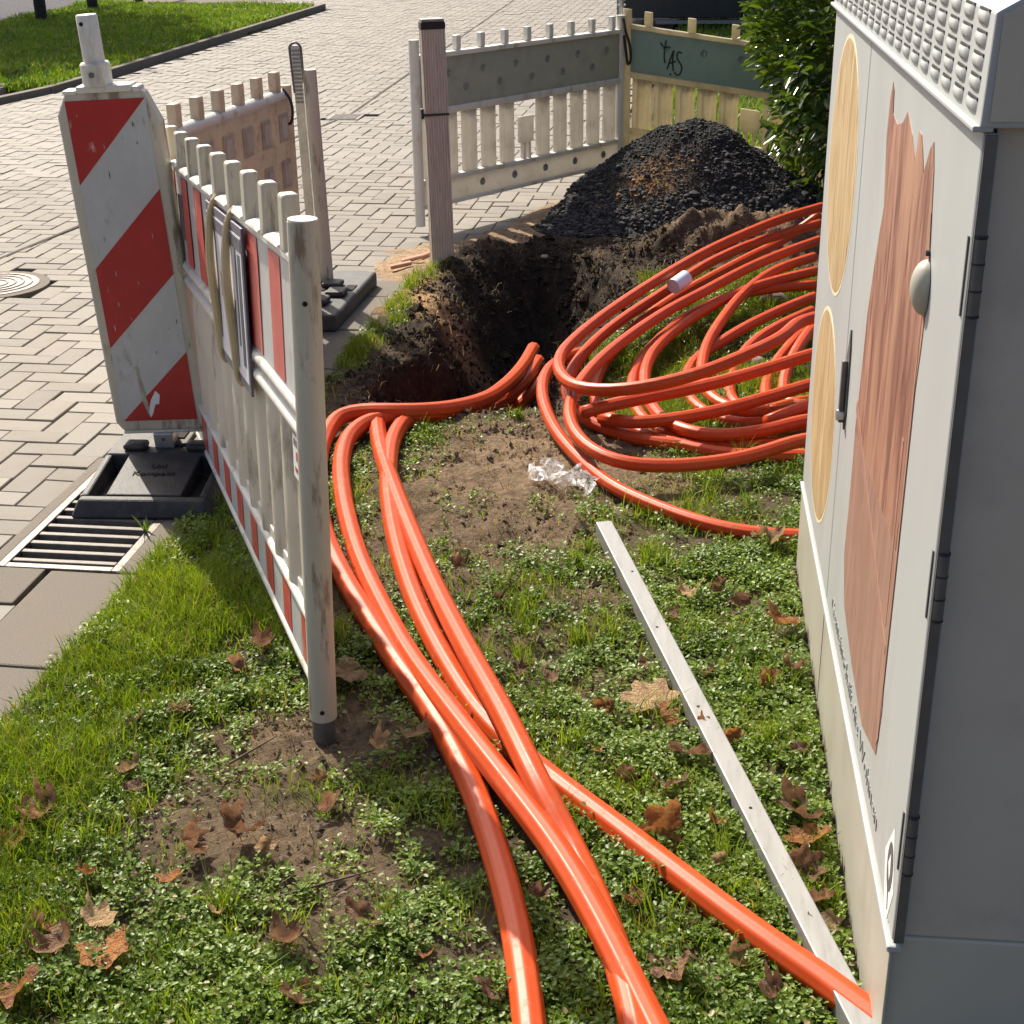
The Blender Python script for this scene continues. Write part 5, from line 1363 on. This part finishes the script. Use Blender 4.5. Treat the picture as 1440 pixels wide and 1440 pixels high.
def leaf_region(x_, y_):
    bx = -.17 + (3.625 - y_) * .266
    px = -.86 + (3.6 - y_) * .40 if y_ > 2.2 else -.30 + (2.2 - y_) * .15
    if x_ < px: return 'left of the pipes'
    if x_ > bx: return 'between bar and cabinet'
    return 'between pipes and bar'
LREG = {}
for i, (x_, y_, s_) in enumerate(LEAVES):
    LREG.setdefault(leaf_region(x_, y_), []).append((y_, i))
LRANK = {}
for k_, v_ in LREG.items():
    for q, (_, i) in enumerate(sorted(v_)): LRANK[i] = (k_, ORD[q])
CWORD = {'leaf_brown': 'brown', 'leaf_orange': 'orange', 'leaf_tan': 'tan'}
for i, (x_, y_, s_) in enumerate(LEAVES):
    mk, lab = SPECIAL.get(i, (random.choices(lmats, (.6, .25, .15))[0], None))
    mi = 4 if i == 19 else random.randrange(9)
    o = bpy.data.objects.new('fallen_leaf', leaf_data(mi, mk))
    k = s_ * random.uniform(1.45, 1.85)
    o.scale = (k, k * random.uniform(.75, 1.05), k * (.35 if i == 19 else random.uniform(.7, 1.2)))
    gz_ = float(hgt(np.array([x_]), np.array([y_]))[0])
    o.location = (x_, y_, gz_ + (.03 if i != 19 else .026))
    if x_ > .28 and 1.6 < y_ < 3.5: o.location.x = .28
    o.rotation_euler = (random.gauss(.1, .45), random.gauss(0, .45), random.uniform(0, 6.28)) if i != 19 else (.12, -.08, .6)
    link(o); tag(o, lab or '%s dead leaf %s, %s to the camera' % (CWORD[mk], *LRANK[i]), 'leaf', 'fallen leaves on the lawn')
# twigs
for i, (p0, p1, r_, lab) in enumerate([((-.86, 2.42), (-.79, 2.52), .0028, 'thin pale twig on the soil left of the near post foot'), ((-.66, 2.02), (-.50, 2.10), .003, 'dark twig on bare soil left of the pipes'), ((-.45, 2.0), (-.40, 1.9), .0025, 'short twig beside the leftmost pipe')]):
    zz_ = [float(hgt(np.array([q[0]]), np.array([q[1]]))[0]) + .016 for q in (p0, p1)]
    pts_ = spline([(p0[0], p0[1], zz_[0]), ((p0[0] + p1[0]) / 2 + .006, (p0[1] + p1[1]) / 2 - .004, sum(zz_) / 2 + .006), (p1[0], p1[1], zz_[1])], .02)
    o = MB().tube(pts_, r_, 6, taper=[1 - .5 * k / len(pts_) for k in range(len(pts_))]).build('twig', M['bark']); tag(o, lab, 'twig')
# stones in and beside the coil
for (x_, y_, r_, lab) in ((.42, 6.05, .085, 'grey brown stone lying inside the coil near the cabinet'), (.30, 5.2, .05, 'flat stone between the coil strands'), (-.62, 6.9, .03, 'small pale stone on the far bank of the trench')):
    V, F, T = stones(np.array([0.]), np.array([0.]), np.array([0.]), np.array([r_]), np.array([[.26, .22, .19]]), .5)
    o = mobj('stone', np_mesh('stone', V, F, T), M['stones']); sb = o.modifiers.new('s', 'SUBSURF'); sb.levels = 2; sb.render_levels = 2
    o.location = (x_, y_, float(hgt(np.array([x_]), np.array([y_]))[0]) + r_ * .25); tag(o, lab, 'stone')
# torn warning tape / brick scraps at the trench corner
for i, (x_, y_, a) in enumerate(((-1.22, 6.62, .5), (-1.25, 6.50, .35), (-1.16, 6.72, .8))):
    o = MB().box(-.05, .05, -.012, .012, -.008, .010).build('brick_scrap', surf('brick_scrap_%d' % i, (.42, .2, .13), (.52, .30, .2), 30, .8), bevel=.005)
    o.location = (x_, y_, .03); o.rotation_euler = (.2, -.15, a); tag(o, ['lower', 'front', 'rear'][i] + ' reddish scrap lying on the sandy paving beside the ribbed post', 'scrap')
# grass tuft in the grate
tw = MB()
for k in range(9):
    a = random.uniform(0, 6.28); h_ = random.uniform(.03, .07); dx, dy = math.cos(a), math.sin(a)
    tw.add([(-.003 * dy, .003 * dx, 0), (.003 * dy, -.003 * dx, 0), (dx * h_ * .3 + .005 * dy, dy * h_ * .3 - .005 * dx, h_ * .6), (dx * h_ * .6, dy * h_ * .6, h_)], [(0, 1, 2), (0, 2, 3)])
o = tw.build('weed_tuft', surf('weed_tuft', (.16, .24, .04), (.22, .3, .06), 20, .5, transl=.4)); o.location = (-1.43, 3.55, .0); tag(o, 'small green weed sprouting at the drain frame', 'weed')

# ------------------------------------------------------------------ laurel bush
bush = thing('laurel_bush', 'glossy green laurel bush behind the cabinet and gravel heap', 'bush', (1.15, 8.0, 0))
n = 15000
ce = rng.normal(0, 1, (n, 3)); ce /= np.linalg.norm(ce, axis=1)[:, None]
rr = rng.uniform(.35, 1.0, n) ** .5
lump = 1 + .28 * (fbm(ce[:, 0] * 2.4 + 5, ce[:, 2] * 2.4 + ce[:, 1] * 1.7, 301, 3) - .5) * 2
P = ce * rr[:, None] * lump[:, None] * np.array([.86, .95, .98]) + np.array([0, 0, 1.0])
P = P[P[:, 2] > .10]; n = len(P); out_ = P - np.array([0, 0, .9]); out_ /= np.linalg.norm(out_, axis=1)[:, None]
ax = out_ + rng.normal(0, .55, (n, 3)) + np.array([0, 0, .15]); ax /= np.linalg.norm(ax, axis=1)[:, None]
up = rng.normal(0, .5, (n, 3)) + np.array([0, 0, 1.0]); sd_ = np.cross(ax, up); sd_ /= np.linalg.norm(sd_, axis=1)[:, None]; nn = np.cross(sd_, ax)
ln = rng.uniform(.05, .10, n)[:, None]; wd = ln * rng.uniform(.32, .45, (n, 1))
V = np.empty((n, 6, 3)); V[:, 0] = P; V[:, 1] = P + ax * ln * .35 + sd_ * wd * .5 + nn * ln * .08; V[:, 2] = P + ax * ln * .72 + sd_ * wd * .42 + nn * ln * .04
V[:, 3] = P + ax * ln - nn * ln * .1; V[:, 4] = P + ax * ln * .72 - sd_ * wd * .42 + nn * ln * .04; V[:, 5] = P + ax * ln * .35 - sd_ * wd * .5 + nn * ln * .08
b = (np.arange(n) * 6)[:, None]; F = np.concatenate([b + np.array(q) for q in ([0, 1, 2], [0, 2, 3], [0, 3, 4], [0, 4, 5])], 0)
T = np.repeat(grass_tint(n, P[:, 0] * 2, P[:, 2] * 2, (.04, .085, .016), (.11, .18, .03), 0), 6, 0)
tag(mobj('foliage', np_mesh('foliage', V.reshape(-1, 3), F, T), M['laurel'], bush), kind='stuff')
for k in range(9):
    a = k * .7; m = MB(); pts_ = spline([(.05 * math.cos(a), .05 * math.sin(a), -.02), (.15 * math.cos(a), .15 * math.sin(a), .4), (.45 * math.cos(a), .45 * math.sin(a), 1.0), (.6 * math.cos(a), .6 * math.sin(a), 1.5)], .08)
    m.tube(pts_, .016, 7, taper=[1 - .7 * q / len(pts_) for q in range(len(pts_))]); m.build('stem', M['bark'], bush)

# ------------------------------------------------------------------ far background
tr = thing('dark_trailer', 'dark panelled trailer parked on the grass behind the cream barrier', 'trailer', (-.72, 18.2, 0))
MB().box(0, 1.42, 0, 1.6, .12, 1.9).build('box_body', M['dark_panel'], tr, bevel=.01)
for k in range(7):
    MB().box(.06 + k * .205, .072 + k * .205, -.006, -.0005, .2, 1.85).build('panel_rib', M['dark_panel'], tr)
MB().box(.40, 1.40, -.03, -.007, .055, .095).build('lower_rail', M['alu'], tr)
MB().box(-.06, -.01, -.02, .03, 0, 1.9).build('corner_post', M['band_green'], tr)
wl = MB().tube([(0, 0, 0)] * 0 or [(1.72, -.05, .36), (1.72, .16, .36)], .36, 28).build('wheel', M['black'], tr)
MB().cyl((1.72, -.052, .36), (1.72, -.03, .36), .19, n=20).build('rim', M['hinge'], tr)
MB().box(1.43, 2.0, .2, 1.5, .3, 1.9).build('cab_block', M['black'], tr, bevel=.02)
for i, (x_, y_, lab) in enumerate(((-8.19, 18.95, 'dark wooden bollard nearest the camera on the far verge'), (-8.2, 20.75, 'dark wooden bollard in the middle of the far verge row'), (-8.15, 22.45, 'dark wooden bollard farthest along the verge row'))):
    t = thing('bollard', lab, 'bollard', (x_, y_, 0), group='bollards along the far verge')
    MB().lathe([(.075, -.1), (.075, .82), (.05, .88), (.0, .9)], 14).build('post', M['dark_wood'], t)
    MB().box(-.03, .03, .076, 1.7, .55, .63).build('rail', M['dark_wood'], t)
# street tree on the left, just out of the picture, whose shade falls on the verge
tt = thing('street_tree', 'leafy street tree left of the picture shading the far verge', 'tree', (-11.6, 21.2, 0))
pts_ = spline([(0, 0, -.2), (.05, .02, 1.2), (.0, .1, 2.6), (.1, .05, 4.2), (.05, 0, 6.5)], .25)
MB().tube(pts_, .17, 12, taper=[1 - .75 * q / len(pts_) for q in range(len(pts_))]).build('trunk', M['bark'], tt)
for k in range(7):
    a = k * .9 + .3; h0 = 3.0 + .4 * k; pts_ = spline([(.05, .05, h0), (.9 * math.cos(a), .9 * math.sin(a), h0 + .8), (1.9 * math.cos(a), 1.9 * math.sin(a), h0 + 1.3)], .2)
    MB().tube(pts_, .06, 8, taper=[1 - .8 * q / len(pts_) for q in range(len(pts_))]).build('limb', M['bark'], tt)
n = 9000
ce = rng.normal(0, 1, (n, 3)); ce /= np.linalg.norm(ce, axis=1)[:, None]; rr = rng.uniform(.2, 1, n) ** .45
lump = 1 + .5 * (fbm(ce[:, 0] * 3 + 9, ce[:, 2] * 3 + ce[:, 1] * 2, 401, 3) - .5) * 2
P = ce * rr[:, None] * lump[:, None] * np.array([3.0, 3.0, 2.0]) + np.array([0, 0, 5.6])
V = P[:, None, :] + rng.normal(0, .11, (n, 3, 3)); F = np.arange(n * 3).reshape(-1, 3)
T = np.repeat(grass_tint(n, P[:, 0], P[:, 1], (.05, .09, .02), (.12, .16, .03), .1), 3, 0)
tag(mobj('crown', np_mesh('crown', V.reshape(-1, 3), F, T), M['grass'], tt), kind='stuff')
